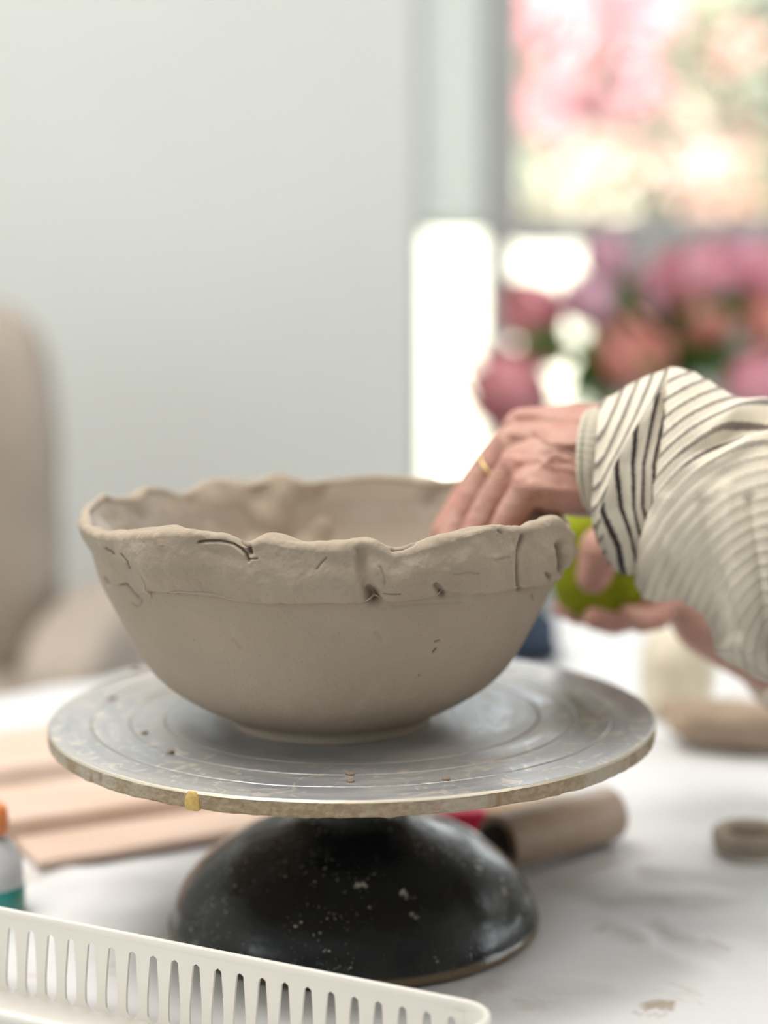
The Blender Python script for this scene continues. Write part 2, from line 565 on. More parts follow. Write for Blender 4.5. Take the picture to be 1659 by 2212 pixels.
# roller shade pulled half down in the side light
sh = thing('roller_shade', 'pale grey roller shade pulled half down over the narrow side pane left of the mullion', 'blind', (0.13, YB + 0.01, WZ1))
zs_ = np.linspace(WZ1 - 0.02, TZ + 0.366, 40)
xs_ = np.linspace(WX0 + 0.001, MX0 - 0.001, 8)
P = np.zeros((8, 40, 3)); P[..., 0] = xs_[:, None]; P[..., 2] = zs_[None]; P[..., 1] = YB + 0.016 + 0.0006 * np.sin(zs_ * 25)[None]
o = grid('shade_fabric', P, M_shade, sh); o.modifiers.new('s', 'SOLIDIFY').thickness = 0.001
tube('shade_roll', [(WX0 + 0.002, YB + 0.02, WZ1 - 0.016), (MX0 - 0.002, YB + 0.02, WZ1 - 0.016)], 0.014, M_frame, sh)
tube('bottom_bar', [(WX0 + 0.002, YB + 0.016, TZ + 0.364), (MX0 - 0.002, YB + 0.016, TZ + 0.364)], 0.005, M_frame, sh)


def unseen_window(idx, axis, pos, a0, a1, z0, z1):
    e = bpy.data.objects.new('window_%d' % idx, None); C.objects.link(e); struct(e)
    e.matrix_basis = Matrix.Translation((a0, pos, z0) if axis == 'y' else (pos, a0, z0))

    def b(name, u0, u1, w0, w1, d0, d1, mt):
        lo = (u0, pos + d0, w0) if axis == 'y' else (pos + d0, u0, w0)
        hi = (u1, pos + d1, w1) if axis == 'y' else (pos + d1, u1, w1)
        box(name, lo, hi, mt, e, 0)
    for u in np.linspace(a0, a1 - 0.05, 3): b('frame_post', u, u + 0.05, z0, z1, 0.06, 0.11, M_frame)
    for z in (z0, z1 - 0.05): b('frame_rail', a0, a1, z, z + 0.05, 0.065, 0.105, M_frame)
    b('glass_pane', a0, a1, z0, z1, 0.083, 0.087, M_glass)


unseen_window(2, 'x', XL - T, *LW[0])
unseen_window(3, 'x', XR, *RW[0])
unseen_window(4, 'y', YF - T, *FW[0])

M_panel = mk('lamp_housing', (0.8, 0.8, 0.8), 0.5, 0.3, var=(0.78, 0.78, 0.78), vs=4)
for i, ((lx_, ly_), pw) in enumerate(FILL_LAMPS):
    t = thing('ceiling_lamp', ['square white ceiling lamp above the left front of the room', 'square white ceiling lamp above the right front of the room', 'square white ceiling lamp at the back left near the window wall'][i], 'lamp', (lx_, ly_, ZC))
    box('housing', (lx_ - 0.47, ly_ - 0.47, ZC - 0.045), (lx_ + 0.47, ly_ + 0.47, ZC - 0.0005), M_panel, t, 0.004)

# ------------------------------------------------------------------ outside
M_lawn = mk('pale_paving', (0.72, 0.69, 0.60), 0.9, 0.1, var=(0.62, 0.6, 0.5), vs=0.6, bs=6, bd=0.01)
struct(box('patio_ground', (-20, YB + T, -0.25), (24, 40, -0.12), M_lawn, bev=0))
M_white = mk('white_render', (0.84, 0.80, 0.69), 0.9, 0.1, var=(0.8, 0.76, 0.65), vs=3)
M_greyw = mk('grey_mauve_render', (0.085, 0.08, 0.079), 0.9, 0.1, var=(0.07, 0.066, 0.066), vs=3)  # albedo taken far down so the wall reads as shaded
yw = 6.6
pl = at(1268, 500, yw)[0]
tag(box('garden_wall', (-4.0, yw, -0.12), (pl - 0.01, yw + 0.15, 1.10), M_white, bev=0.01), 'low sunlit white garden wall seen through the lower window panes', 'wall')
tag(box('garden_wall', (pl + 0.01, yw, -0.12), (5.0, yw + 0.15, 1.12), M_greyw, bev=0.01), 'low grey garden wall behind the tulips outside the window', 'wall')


def leafcloud(name, pts, size, mat, parent, seed):
    r = np.random.RandomState(seed)
    n = len(pts)
    a = r.normal(size=(n, 3)); a /= np.linalg.norm(a, axis=1)[:, None]
    b = np.cross(a, r.normal(size=(n, 3))); b /= np.linalg.norm(b, axis=1)[:, None]
    s = size * (0.6 + 0.8 * r.rand(n))[:, None]
    c = np.cross(a, b) * s * 0.15
    V = np.stack([pts - a * s, pts + b * s * 0.5 + c, pts + a * s, pts - b * s * 0.5 + c], 1)
    o = link(name, mesh_np(name, V, np.arange(n * 4).reshape(-1, 4)), mat, parent)
    o['kind'] = 'stuff'
    return o


def shrub(center, rad, leafcol, flowcol, nl, nf, label, seed, cname='azalea_shrub', spots=0.35):
    t = thing(cname, label, 'shrub', (center[0], center[1], -0.12))
    r = np.random.RandomState(seed)
    ml = mk('leaf_%d' % seed, leafcol, 0.6, 0.3, var=tuple(c * 0.7 for c in leafcol), vs=2.2)
    mf = mk('petal_%d' % seed, flowcol, 0.7, 0.2, var=tuple(min(1, c * 0.55 + 0.3) for c in flowcol), vs=2.5)

    def cloud(n, k, clump):
        d = r.normal(size=(k, 3)); d /= np.linalg.norm(d, axis=1)[:, None]
        cc = d * r.rand(k, 1) ** 0.33
        i = r.randint(0, k, n)
        q = cc[i] * 0.85 + r.normal(size=(n, 3)) * clump
        return np.array(center) + q * np.array(rad)
    leafcloud('foliage', cloud(nl, 60, 0.13), 0.07, ml, t, seed)
    leafcloud('blossom', cloud(nf, 30, 0.09) - np.array([0, 0.12, 0]), 0.055, mf, t, seed + 50)
    for k in range(5):
        e = np.array(center) + r.normal(size=3) * np.array(rad) * 0.3
        tube('stem', [(center[0] + k * 0.03 - 0.06, center[1], -0.12), ((center[0] + e[0]) / 2, center[1], center[2] * 0.5), e], [0.03, 0.02, 0.008], M_tablewood, t, 6)
    return t


sy = 7.6
def sp(px, py): return at(px, py, sy)
shrub(sp(1230, 110), (0.33, 0.35, 0.42), (0.50, 0.52, 0.36), (0.86, 0.40, 0.44), 900, 3800, 'tall azalea shrub covered in pink blossom, left of the upper pane', 1)
shrub(sp(1420, 90), (0.30, 0.35, 0.38), (0.52, 0.54, 0.38), (0.86, 0.42, 0.47), 1100, 2600, 'pink blossoming azalea behind the middle of the upper pane', 2)
shrub(sp(1650, 130), (0.36, 0.35, 0.5), (0.45, 0.46, 0.37), (0.88, 0.50, 0.42), 1800, 2600, 'peach and coral blossoming shrub at the right of the upper pane', 3)
shrub(sp(1270, 420), (0.38, 0.3, 0.30), (0.50, 0.52, 0.40), (0.70, 0.60, 0.46), 3600, 1000, 'yellow green shrub just above the white garden wall', 4)
shrub(sp(1480, 360), (0.40, 0.3, 0.36), (0.46, 0.48, 0.38), (0.84, 0.54, 0.42), 3200, 1500, 'loose green shrub with peach blossom above the grey garden wall', 5)
shrub(sp(1700, 430), (0.42, 0.3, 0.30), (0.50, 0.52, 0.40), (0.82, 0.62, 0.42), 3000, 900, 'pale yellow green shrub at the far right above the grey garden wall', 6)
shrub(at(1350, 250, 9.3), (2.6, 0.5, 1.1), (0.50, 0.48, 0.42), (0.84, 0.52, 0.46), 11000, 5000, 'broad pale hedge in blossom standing behind the azaleas', 7, 'hedge')

# ------------------------------------------------------------------ work table and cloth
A35 = math.radians(35)
U = np.array([math.cos(A35), math.sin(A35), 0]); N = np.array([math.sin(A35), -math.cos(A35), 0])
E0 = np.array([-0.29, 0.527, 0])
tw = thing('work_table', 'wooden work table under the white canvas cloth', 'table', (E0 + U * 0.55 + N * 0.5))
def tbox(name, u0, u1, n0, n1, z0, z1, mat, parent, bev=0.003):
    o = box(name, (u0, -n1, z0), (u1, -n0, z1), mat, parent, bev,
            fn=lambda c: Vector(E0 + U * c.x - N * c.y + np.array([0, 0, c.z])))
    return o
TU0, TU1, TN1 = -0.45, 1.35, 1.12
tbox('tabletop', TU0 + 0.012, TU1 - 0.012, 0.012, TN1 - 0.012, TZ - 0.045, TZ - 0.0075, M_tablewood, tw)
for a in (TU0 + 0.08, TU1 - 0.14):
    for b in (0.06, TN1 - 0.12):
        tbox('leg', a, a + 0.06, b, b + 0.06, 0.0, TZ - 0.045, M_tablewood, tw)
nu, nn = 520, 360
uu = np.linspace(TU0 - 0.001, TU1 + 0.001, nu); nnn = np.linspace(-0.001, TN1 + 0.001, nn)
UU, NN = np.meshgrid(uu, nnn, indexing='ij')
P = E0 + UU[..., None] * U + NN[..., None] * N
zz = np.zeros_like(UU)
q = np.stack([P[..., 0], P[..., 1], zz], -1)
warp = q + 0.03 * np.stack([vnoise(q, 7, 3), vnoise(q, 7, 5), zz], -1)
dirn = warp * np.array([2.2, 6.0, 0]) + np.array([0, 0, 0.3])
fold = np.abs(fbm(dirn, 1.6, 9, 3)) ** 0.7
zz = -0.0062 * np.clip(fold, 0, 1) + 0.0004 * vnoise(q, 60, 2)
rr_ = np.hypot(P[..., 0], P[..., 1])
zz = np.where(rr_ < 0.112, -0.0006, zz * sm(0.108, 0.15, rr_) - 0.0006 * (1 - sm(0.108, 0.15, rr_)))
zz = np.minimum(zz, -0.0003)
X_, Y_ = proj(np.stack([P[..., 0], P[..., 1], zz + TZ], -1))
far_ = sm(0.122, 0.17, rr_)
for pts, wd, hh in (([(1190, 1915), (1330, 1950), (1500, 1935), (1640, 1960)], 13, .0035), ([(1180, 1985), (1300, 1990), (1400, 2030)], 11, .0035), ([(1250, 2060), (1420, 2060), (1560, 2110)], 12, .002),
                    ([(1400, 1880), (1520, 1890), (1640, 1925)], 11, .003), ([(1440, 2010), (1640, 2080)], 14, .0025), ([(1200, 2110), (1330, 2130)], 8, .001),
                    ([(60, 1930), (200, 1900), (340, 1905)], 12, .003), ([(120, 1990), (260, 1975), (350, 1990)], 10, .002)):
    zz = zz + far_ * hh * np.exp(-((seg_d(X_, Y_, pts) + 5 * vnoise(q, 30, 6)) / (wd * 1.5)) ** 2)
smear = np.zeros_like(zz)
for pts, wd, dp in (([(1395, 2172), (1420, 2165), (1450, 2168)], 8, .9), ([(1425, 2172), (1450, 2182)], 5, .8), ([(1360, 2185), (1380, 2188)], 3, .6),
                    ([(1530, 2040), (1570, 2060)], 8, .3), ([(1290, 2010), (1305, 2003)], 7, .35), ([(1370, 2190), (1440, 2195)], 4, .3)):
    smear = np.maximum(smear, dp * sm(1.2, 0.6, (seg_d(X_, Y_, pts) + 4 * vnoise(q, 160, 4)) / wd))
P[..., 2] = TZ + zz
cloth = grid('canvas_cloth', P, M_cloth, attrs={'smear': smear}, flip=True)
tag(cloth, 'white canvas cloth with faint creases and clay smears covering the work table', 'tablecloth')
md = cloth.modifiers.new('s', 'SOLIDIFY'); md.thickness = 0.001; md.offset = -1

# ------------------------------------------------------------------ banding wheel (turntable)
DT = TZ + 0.1153               # top of the disc
tt = thing('banding_wheel', 'potter\'s banding wheel with a clay streaked grey disc on a black cast iron foot', 'turntable', (0, 0, TZ))
rs = np.unique(np.concatenate([np.linspace(0.0005, 0.157, 150), *[np.linspace(g - 0.0016, g + 0.0016, 13) for g in (0.099, 0.1175, 0.1375)], np.linspace(0.157, 0.160, 8)]))
zt = np.zeros_like(rs); gr = np.zeros_like(rs)
for g in (0.099, 0.1175, 0.1375):
    e = np.exp(-((rs - g) / 0.00055) ** 2); zt -= 0.0008 * e; gr = np.maximum(gr, 0.75 * np.exp(-((rs - g) / 0.0007) ** 2))
zt -= 0.0012 * sm(0.1585, 0.160, rs) ** 2
n = 720
th = np.linspace(0, 2 * pi, n, endpoint=False)
P = np.zeros((n, len(rs), 3))
P[..., 0] = np.cos(th)[:, None] * rs; P[..., 1] = np.sin(th)[:, None] * rs; P[..., 2] = zt[None]
P[..., 2] += 0.00025 * fbm(P, 40, 3, 3) * sm(0.12, 0.15, rs)[None]
lip = np.broadcast_to(sm(0.1586, 0.1592, rs), (n, len(rs)))
gro = np.broadcast_to(gr, (n, len(rs)))
disc = grid('disc_top', P, M_disc, tt, wu=True, attrs={'groove': gro, 'lip': lip}, flip=False)
disc.location = (0, 0, DT - TZ); disc.matrix_parent_inverse = Matrix.Identity(4)
hz = np.linspace(0, 1, 14)
P = np.zeros((1440, 14 + 2, 3)); th = np.linspace(0, 2 * pi, 1440, endpoint=False)
for j in range(14):
    z = -0.0011 - 0.0070 * hz[j]
    P[:, j, 0], P[:, j, 1], P[:, j, 2] = np.cos(th), np.sin(th), z
rad = np.full((1440, 16), 0.1599); rad[:, 13] = 0.1596; rad[:, 14] = 0.157; rad[:, 15] = 0.02
P[:, 14, 0], P[:, 14, 1], P[:, 14, 2] = np.cos(th), np.sin(th), -0.0085
P[:, 15, 0], P[:, 15, 1], P[:, 15, 2] = np.cos(th), np.sin(th), -0.0085
P[..., :2] *= rad[..., None]
nz = fbm(P, 160, 8, 3)
P[:, 1:14, :2] *= (1 + 0.0022 * nz[:, 1:14, None])
P[:, 12:15, 2] += 0.0005 * np.clip(fbm(P[:, 12:15], 90, 4, 3), -1, 1)
dedge = grid('disc_edge', P + np.array([0, 0, DT]), M_edge, tt, wu=True, flip=True)
dedge['label'] = 'rough tan fibreboard edge of the disc'
g0 = at(415, 1712, -0.143)
bm = bmesh.new(); bmesh.ops.create_icosphere(bm, subdivisions=3, radius=1)
ang = math.atan2(g0[1], g0[0])
for v in bm.verts:
    c = v.co.copy(); hq = math.hypot(c.y, c.z); fq = hq / max(1e-6, (c.y ** 4 + c.z ** 4) ** 0.25); c.y *= fq; c.z *= fq; k = 1 + 0.25 * math.sin(7 * c.x + 3 * c.z) * 0.5
    v.co = Vector((math.cos(ang) * (0.1597 + 0.0013 * c.x) - math.sin(ang) * 0.0033 * c.y * k * (1.15 - 0.3 * c.z),
                   math.sin(ang) * (0.1597 + 0.0013 * c.x) + math.cos(ang) * 0.0033 * c.y * k * (1.15 - 0.3 * c.z), DT - 0.0047 + 0.0047 * c.z))
me = bpy.data.meshes.new('glue_drip'); bm.to_mesh(me); bm.free()
gd = link('glue_drip', me, M_glue, tt); gd['label'] = 'yellow dried glue drip on the disc edge'
prof = [(0.0, 0.1068), (0.040, 0.1068), (0.041, 0.1055), (0.0405, 0.100), (0.030, 0.097), (0.0275, 0.092), (0.0268, 0.080), (0.0268, 0.070), (0.0275, 0.064), (0.030, 0.0595),
        (0.035, 0.0566), (0.042, 0.0545), (0.050, 0.0520), (0.058, 0.0490), (0.066, 0.0450), (0.074, 0.0400), (0.081, 0.0345), (0.087, 0.0285),
        (0.092, 0.0220), (0.0958, 0.0155), (0.0982, 0.0095), (0.0990, 0.0062), (0.0990, 0.0052), (0.1004, 0.0046), (0.1006, 0.0012), (0.1000, 0.0002), (0.0, 0.0002)]
pf = np.array(prof); s = np.r_[0, np.cumsum(np.hypot(*np.diff(pf, axis=0).T))]
ss = np.linspace(0, s[-1], 260)
pf2 = np.stack([np.interp(ss, s, pf[:, 0]), np.interp(ss, s, pf[:, 1])], 1)
k = np.exp(-np.linspace(-2, 2, 7) ** 2); k /= k.sum()
core = slice(60, 190)
for _ in range(2):
    for c_ in (0, 1):
        sm_ = np.convolve(pf2[:, c_], k, 'same'); pf2[core, c_] = sm_[core]
th = np.linspace(0, 2 * pi, 360, endpoint=False)
P = np.zeros((360, 260, 3)); P[..., 0] = np.cos(th)[:, None] * pf2[:, 0]; P[..., 1] = np.sin(th)[:, None] * pf2[:, 0]; P[..., 2] = pf2[:, 1]
P[..., :2] *= (1 + 0.003 * fbm(P, 22, 6, 3))[..., None]
rust = np.broadcast_to(0.8 * sm(0.0066, 0.0046, pf2[:, 1]) , (360, 260))
base = grid('foot', P + np.array([0, 0, TZ]), M_black, tt, wu=True, attrs={'rust': rust}, flip=True)
base['label'] = 'black enamelled domed iron foot with clay splashes'

# ------------------------------------------------------------------ clay bowl
BC = np.array([-0.0110, -0.012, DT])
PROF = np.array([(0.0, 0.0522), (0.0035, 0.0532), (0.0055, 0.0548), (0.0075, 0.0585), (0.0113, 0.0662), (0.0155, 0.0738), (0.0196, 0.0803), (0.0242, 0.0864), (0.0294, 0.0918), (0.0355, 0.0965),
                 (0.0426, 0.1007), (0.051, 0.1050), (0.0593, 0.1092), (0.068, 0.1135), (0.0763, 0.1174), (0.085, 0.1203), (0.100, 0.1235), (0.112, 0.1262), (0.125, 0.1295)])
_zz = np.linspace(0, 0.125, 400); _rr = np.interp(_zz, PROF[:, 0], PROF[:, 1])
_pad = np.r_[np.full(12, _rr[0]), _rr, _rr[-1] + np.arange(1, 13) * (_rr[-1] - _rr[-2])]
_sm = np.convolve(_pad, np.ones(25) / 25, 'valid'); _wt = sm(0.010, 0.018, _zz); _rr = _rr * (1 - _wt) + _sm * _wt
def rp(z): return np.interp(z, _zz, _rr)
def cyl(px, py, rad, far=False):
    d = ray(px, py); o = CAM - BC
    a = d[0] ** 2 + d[1] ** 2; b = 2 * (o[0] * d[0] + o[1] * d[1]); c = o[0] ** 2 + o[1] ** 2 - rad ** 2
    q = b * b - 4 * a * c
    q = max(q, 0) ** 0.5
    t = (-b + (q if far else -q)) / (2 * a)
    p = o + d * t
    return math.atan2(p[1], p[0]), p[2]
near = [(180, 1128), (205, 1146), (240, 1152), (285, 1150), (340, 1143), (385, 1138), (440, 1141), (480, 1147), (512, 1152), (528, 1168), (540, 1170), (556, 1156), (578, 1153), (605, 1160), (650, 1170), (700, 1172),
        (740, 1173), (770, 1167), (795, 1161), (820, 1170), (852, 1184), (880, 1176), (920, 1163), (980, 1148), (1030, 1133), (1065, 1127), (1095, 1134),
        (1120, 1138), (1150, 1127), (1180, 1117), (1205, 1120), (1222, 1140)]
far = [(1226, 1150), (1205, 1116), (1170, 1086), (1120, 1060), (1060, 1040), (1010, 1028), (960, 1032), (910, 1030), (850, 1022), (800, 1020), (760, 1023), (700, 1032), (660, 1040), (625, 1028), (600, 1020), (575, 1030),
       (540, 1042), (500, 1032), (470, 1027), (440, 1038), (400, 1062), (360, 1050), (320, 1048), (295, 1068), (262, 1072), (235, 1066), (205, 1085), (185, 1102)]
tab = [cyl(x, y, 0.1262) for x, y in near] + [cyl(x, y, 0.1262, True) for x, y in far]
tab = sorted((a % (2 * pi), z) for a, z in tab)
ta = np.array([t_[0] for t_ in tab]); tz = np.array([t_[1] for t_ in tab])
ta = np.r_[ta[-3:] - 2 * pi, ta, ta[:3] + 2 * pi]; tz = np.r_[tz[-3:], tz, tz[:3]]
def zrim(th):
    th = th % (2 * pi)
    z = np.interp(th, ta, tz); k = 0
    for d in (-0.025, 0.025): k = k + np.interp((th + d), ta, tz)
    return np.clip(0.5 * z + 0.25 * k, 0.096, 0.124)

low_px = [(330, 1277), (360, 1280), (420, 1284), (470, 1290), (520, 1300), (570, 1304), (640, 1303), (700, 1300), (760, 1302), (820, 1300), (880, 1297), (930, 1289), (960, 1279), (1000, 1284), (1050, 1281), (1100, 1275), (1140, 1270), (1180, 1262), (1205, 1245)]
lt = sorted(((cyl(x, y, 0.120)[0]) % (2 * pi), cyl(x, y, 0.120)[1]) for x, y in low_px)
lta = np.array([a for a, _ in lt]); ltz = np.array([z for _, z in lt])
def zlow(th):
    th = th % (2 * pi)
    z = np.interp(th, lta, ltz, left=0.083, right=0.083)
    q_ = np.stack([np.cos(th), np.sin(th), 0 * th], -1)
    return z + 0.0004 * vnoise(q_, 30, 4) + 0.0004 * vnoise(q_, 70, 5)

# columns are denser on the side that faces the room's front
c0 = np.linspace(0, 1, 1500, endpoint=False)
dens = lambda t: 1 + 2.2 * np.exp(-((np.abs((t - 1.5 * pi + pi) % (2 * pi) - pi)) / 1.1) ** 4)
tf = np.linspace(0, 2 * pi, 4000); cu = np.cumsum(dens(tf)); cu = (cu - cu[0]) / (cu[-1] - cu[0])
TH = np.interp(c0, cu, tf)
FEAT = [  # polyline in the photograph's frame, half width, depth (m), painted shade of dents and cracks
    ([(432, 1172), (452, 1170), (480, 1169), (505, 1175), (522, 1186), (532, 1198), (538, 1212)], 2.8, 0.0018, .85),
    ([(538, 1208), (556, 1207)], 2.2, 0.0008, .8), ([(540, 1196), (531, 1168)], 6, 0.0036, .8),
    ([(450, 1175), (500, 1181), (525, 1197)], 9, -0.0010, 0),
    ([(684, 1230), (695, 1215), (705, 1205)], 2.5, 0.0008, .3),
    ([(781, 1190), (784, 1230), (792, 1262), (806, 1286)], 17, 0.0030, 0.0), ([(799, 1284), (812, 1292)], 11, 0.0032, .35),
    ([(822, 1225), (830, 1245), (832, 1260)], 3, 0.0006, .2), ([(765, 1200), (768, 1240), (778, 1270)], 8, -0.0009, 0),
    ([(848, 1186), (868, 1183), (893, 1170)], 4, 0.0016, .7), ([(945, 1268), (958, 1282)], 8, 0.0024, .5),
    ([(830, 1284), (865, 1281)], 2, 0.0006, .6), ([(980, 1240), (1010, 1237), (1035, 1240)], 2.5, 0.0005, .12),
    ([(1075, 1205), (1064, 1235), (1056, 1262)], 8, -0.0008, 0), ([(1070, 1212), (1100, 1205)], 4, 0.0007, .1),
    ([(1135, 1160), (1124, 1200), (1120, 1240), (1121, 1268)], 6, 0.0026, .55), ([(1142, 1200), (1137, 1258)], 13, 0.0014, .1),
    ([(1108, 1190), (1108, 1240)], 9, -0.0012, 0),
    ([(1212, 1180), (1214, 1205), (1211, 1230)], 9, 0.0058, .7), ([(1180, 1240), (1186, 1246)], 5, 0.0022, .4),
    ([(1172, 1180), (1160, 1172)], 9, -0.0008, 0), ([(1194, 1190), (1195, 1235)], 6, -0.0012, 0),
    ([(350, 1160), (356, 1176)], 7, -0.0011, 0), ([(1078, 1146), (1085, 1152)], 3, 0.0008, .4),
    ([(250, 1190), (254, 1196)], 3, 0.0012, .8), ([(276, 1196), (286, 1212), (286, 1226)], 2.5, 0.0010, .7), ([(240, 1184), (246, 1190)], 2.5, 0.0010, .6),
    ([(262, 1262), (275, 1262), (288, 1280), (298, 1290)], 3.2, 0.0011, .45), ([(298, 1290), (308, 1296), (305, 1306), (296, 1310), (286, 1303)], 2.2, 0.0006, .35),
    ([(226, 1250), (233, 1260)], 5, 0.0013, .4), ([(318, 1270), (330, 1282), (322, 1296)], 4, -0.0009, 0),
    ([(940, 1387), (950, 1385)], 2.4, 0.0009, .7), ([(936, 1410), (943, 1402)], 2.6, 0.0011, .8), ([(1150, 1284), (1152, 1292)], 3, 0.0006, .5),
    ([(905, 1458), (907, 1460)], 2, 0.0006, .7), ([(812, 1366), (824, 1382)], 6, 0.0003, .1), ([(505, 1380), (520, 1398)], 6, 0.0003, .12),
    ([(1080, 1300), (1056, 1345), (1030, 1400)], 3, -0.0004, 0), ([(845, 1310), (1000, 1302)], 4, 0.0002, .1)]


def dents(P, facing):
    X, Y = proj(P)
    d = np.zeros(X.shape); cr = np.zeros(X.shape)
    for pts, wd, dp, dk in FEAT:
        xs = [p[0] for p in pts]; ys = [p[1] for p in pts]
        msk = facing & (X > min(xs) - 4 * wd) & (X < max(xs) + 4 * wd) & (Y > min(ys) - 4 * wd) & (Y < max(ys) + 4 * wd)
        if not msk.any(): continue
        e = seg_d(X[msk], Y[msk], pts) / wd
        g = np.exp(-e ** 2)
        d[msk] -= dp * g
        cr[msk] = np.maximum(cr[msk], dk * sm(0.3, 0.9, g))
    return d, cr


bowl = thing('clay_bowl', 'unfired grey brown clay bowl with a lumpy pinched rim standing on the wheel', 'bowl', BC)
# body, outside
zo = np.linspace(0.0, 0.104, 190)
ct, st = np.cos(TH)[:, None], np.sin(TH)[:, None]
def ring(r, z): return np.stack([BC[0] + ct * r, BC[1] + st * r, BC[2] + z + 0 * ct], -1)
P = ring(rp(zo)[None] + 0 * ct, zo[None] + 0 * ct)
fc = (P[..., 1] < BC[1] + 0.03)
d, cr = dents(P, fc)
d += 0.0004 * fbm(P, 14, 2, 2) + 0.00012 * fbm(P, 90, 3, 3) * (vnoise(P, 25, 8) > 0.1)
nrm = np.stack([ct + 0 * zo, st + 0 * zo, -0.35 + 0 * ct + 0 * zo[None]], -1); nrm /= np.linalg.norm(nrm, axis=-1)[..., None]
P = P + nrm * d[..., None]
P[:, 0, 2] = DT + 0.0001
# close the underside
P = np.concatenate([ring(np.full((len(TH), 1), 0.002), 0 * ct + 0.0001), P], 1); cr = np.concatenate([np.zeros((len(TH), 1)), cr], 1)
grid('bowl_body', P, M_clay, bowl, wu=True, attrs={'crack': cr})
# inside wall
zi = np.linspace(0.0, 1, 110)
zz_ = 0.0105 + (0.098 - 0.0105) * np.clip((zi - 0.1) / 0.9, 0, 1)
rin = np.minimum(rp(zz_ - 0.006) - 0.003, rp(zz_) - 0.0075)
fl_ = zi <= 0.1
rin[fl_] = 0.001 + (rp(0.0045) - 0.004) * zi[fl_] / 0.1
P = ring(rin[None] + 0 * ct, zz_[None] + 0 * ct)
dimp = fbm(P, 24, 5, 2)
P = P + np.stack([ct, st, 0 * ct], -1) * (0.0016 * dimp * sm(0.3, 0.8, zi))[..., None]
grid('bowl_inside', P, M_clay_in, bowl, wu=True, flip=True)
# pinched coil round the top
ZR, ZL = zrim(TH)[:, None], zlow(TH)[:, None]
no, nt_, ni = 120, 34, 60
rows_r, rows_z = [], []
thk = 0.0076 + 0.0022 * vnoise(np.stack([np.cos(TH), np.sin(TH), 0 * TH], -1) * 3, 1.3, 7)[:, None]
fade = 1 - 0.75 * sm(2.95, 3.25, TH)[:, None] * (1 - sm(3.75, 4.15, TH))[:, None]
for j in range(no):
    t = (j / (no - 1)) ** 1.15
    z = ZL + (ZR - thk * 0.5 - ZL) * t
    e = min(t / 0.05, 1)
    off = -0.0016 + (0.0052 + 0.0026 * math.sin(pi * t) ** 2) * math.sqrt(max(0, 1 - (1 - e) ** 2)) * fade
    if t < 0.05: off = off - 0.0002
    rows_r.append(rp(z) + off); rows_z.append(z)
ztop = ZR - thk * 0.5; rtop = rows_r[-1]
for j in range(1, nt_):
    a = pi * j / nt_
    rows_r.append(rtop - thk * 0.5 * (1 - math.cos(a))); rows_z.append(ztop + thk * 0.5 * math.sin(a))
for j in range(ni):
    t = j / (ni - 1)
    z = ztop + (0.070 - ztop) * t
    rows_r.append((rp(z) + (rtop - rp(ztop)) - thk) * (1 - t) + (rp(z) - 0.0068) * t); rows_z.append(z)
Rr, Rz = np.concatenate(rows_r, 1), np.concatenate(rows_z, 1)
P = np.stack([BC[0] + ct * Rr, BC[1] + st * Rr, BC[2] + Rz], -1)
nrow = P.shape[1]; jj = np.arange(nrow)
inner = sm(no + nt_ * 0.4, no + nt_, jj)[None]
fc = (P[..., 1] < BC[1] + 0.04) & (jj < no + nt_ // 2)[None]
d, cr = dents(P, fc)
env = np.minimum(sm(0, 14, jj), 1 - sm(nrow - 8, nrow - 1, jj))[None]
lump = fbm(P, 34, 21, 2)
d = d + env * (0.0022 * lump + 0.0006 * fbm(P, 130, 22, 3)) * (1 - inner)
press = fbm(np.stack([P[..., 0], P[..., 1], P[..., 2] * 0.8], -1), 38, 31, 2)
d = d + env * inner * 0.0066 * np.maximum(press, -0.28)
P[..., 0] -= 0.0030 * sm(0.088, 0.11, Rz) * sm(0.1, 0.9, -ct)
dt_ = np.gradient(Rr, axis=1); dz_ = np.gradient(Rz, axis=1); ln = np.hypot(dt_, dz_) + 1e-9
nr, nzz = dz_ / ln, -dt_ / ln
P = P + np.stack([ct * nr, st * nr, nzz], -1) * d[..., None]
lip_shade = np.where(jj < 3, 1.0, 0)[None] * sm(-0.25, 0.2, vnoise(P, 45, 9))  # patchy shadow line painted along the coil's undercut
cr = np.maximum(cr, 0.8 * lip_shade)
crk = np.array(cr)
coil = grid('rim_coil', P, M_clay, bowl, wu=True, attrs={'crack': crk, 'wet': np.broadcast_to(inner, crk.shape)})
coil['label'] = 'lumpy pinched coil of clay pressed round the rim'

# small clay crumbs on the disc
crumbs = [(313, 1583), (367, 1625), (243, 1508), (292, 1450), (757, 1687), (964, 1683), (758, 1672), (945, 1455)]
for i, (x, y) in enumerate(crumbs[:7]):
    p = on(x, y, 0.1157)
    bm = bmesh.new(); bmesh.ops.create_icosphere(bm, subdivisions=2, radius=1)
    for v in bm.verts:
        k = 1 + 0.35 * math.sin(5 * v.co.x + i) * math.cos(4 * v.co.y + 2 * i)
        v.co = Vector((p[0] + v.co.x * 0.0022 * k * (0.8 + 0.1 * (i % 4)), p[1] + v.co.y * 0.0016 * k, DT + 0.0006 + v.co.z * 0.0009 * k))
    me = bpy.data.meshes.new('clay_crumb'); bm.to_mesh(me); bm.free()
    o = link('clay_crumb', me, M_brownclay)
    tag(o, ['clay crumb left of the bowl foot on the disc, upper of two dark specks', 'dark clay crumb on the disc between bowl foot and front left edge', 'clay crumb near the far left edge of the disc',
            'clay crumb at the back left of the disc, farthest one', 'clay crumb on the front edge zone of the disc below the bowl centre', 'clay crumb on the disc front, right of the centre one',
            'tiny clay crumb on the disc just in front of the bowl foot'][i], 'clay crumb', 'clay crumbs on the disc')

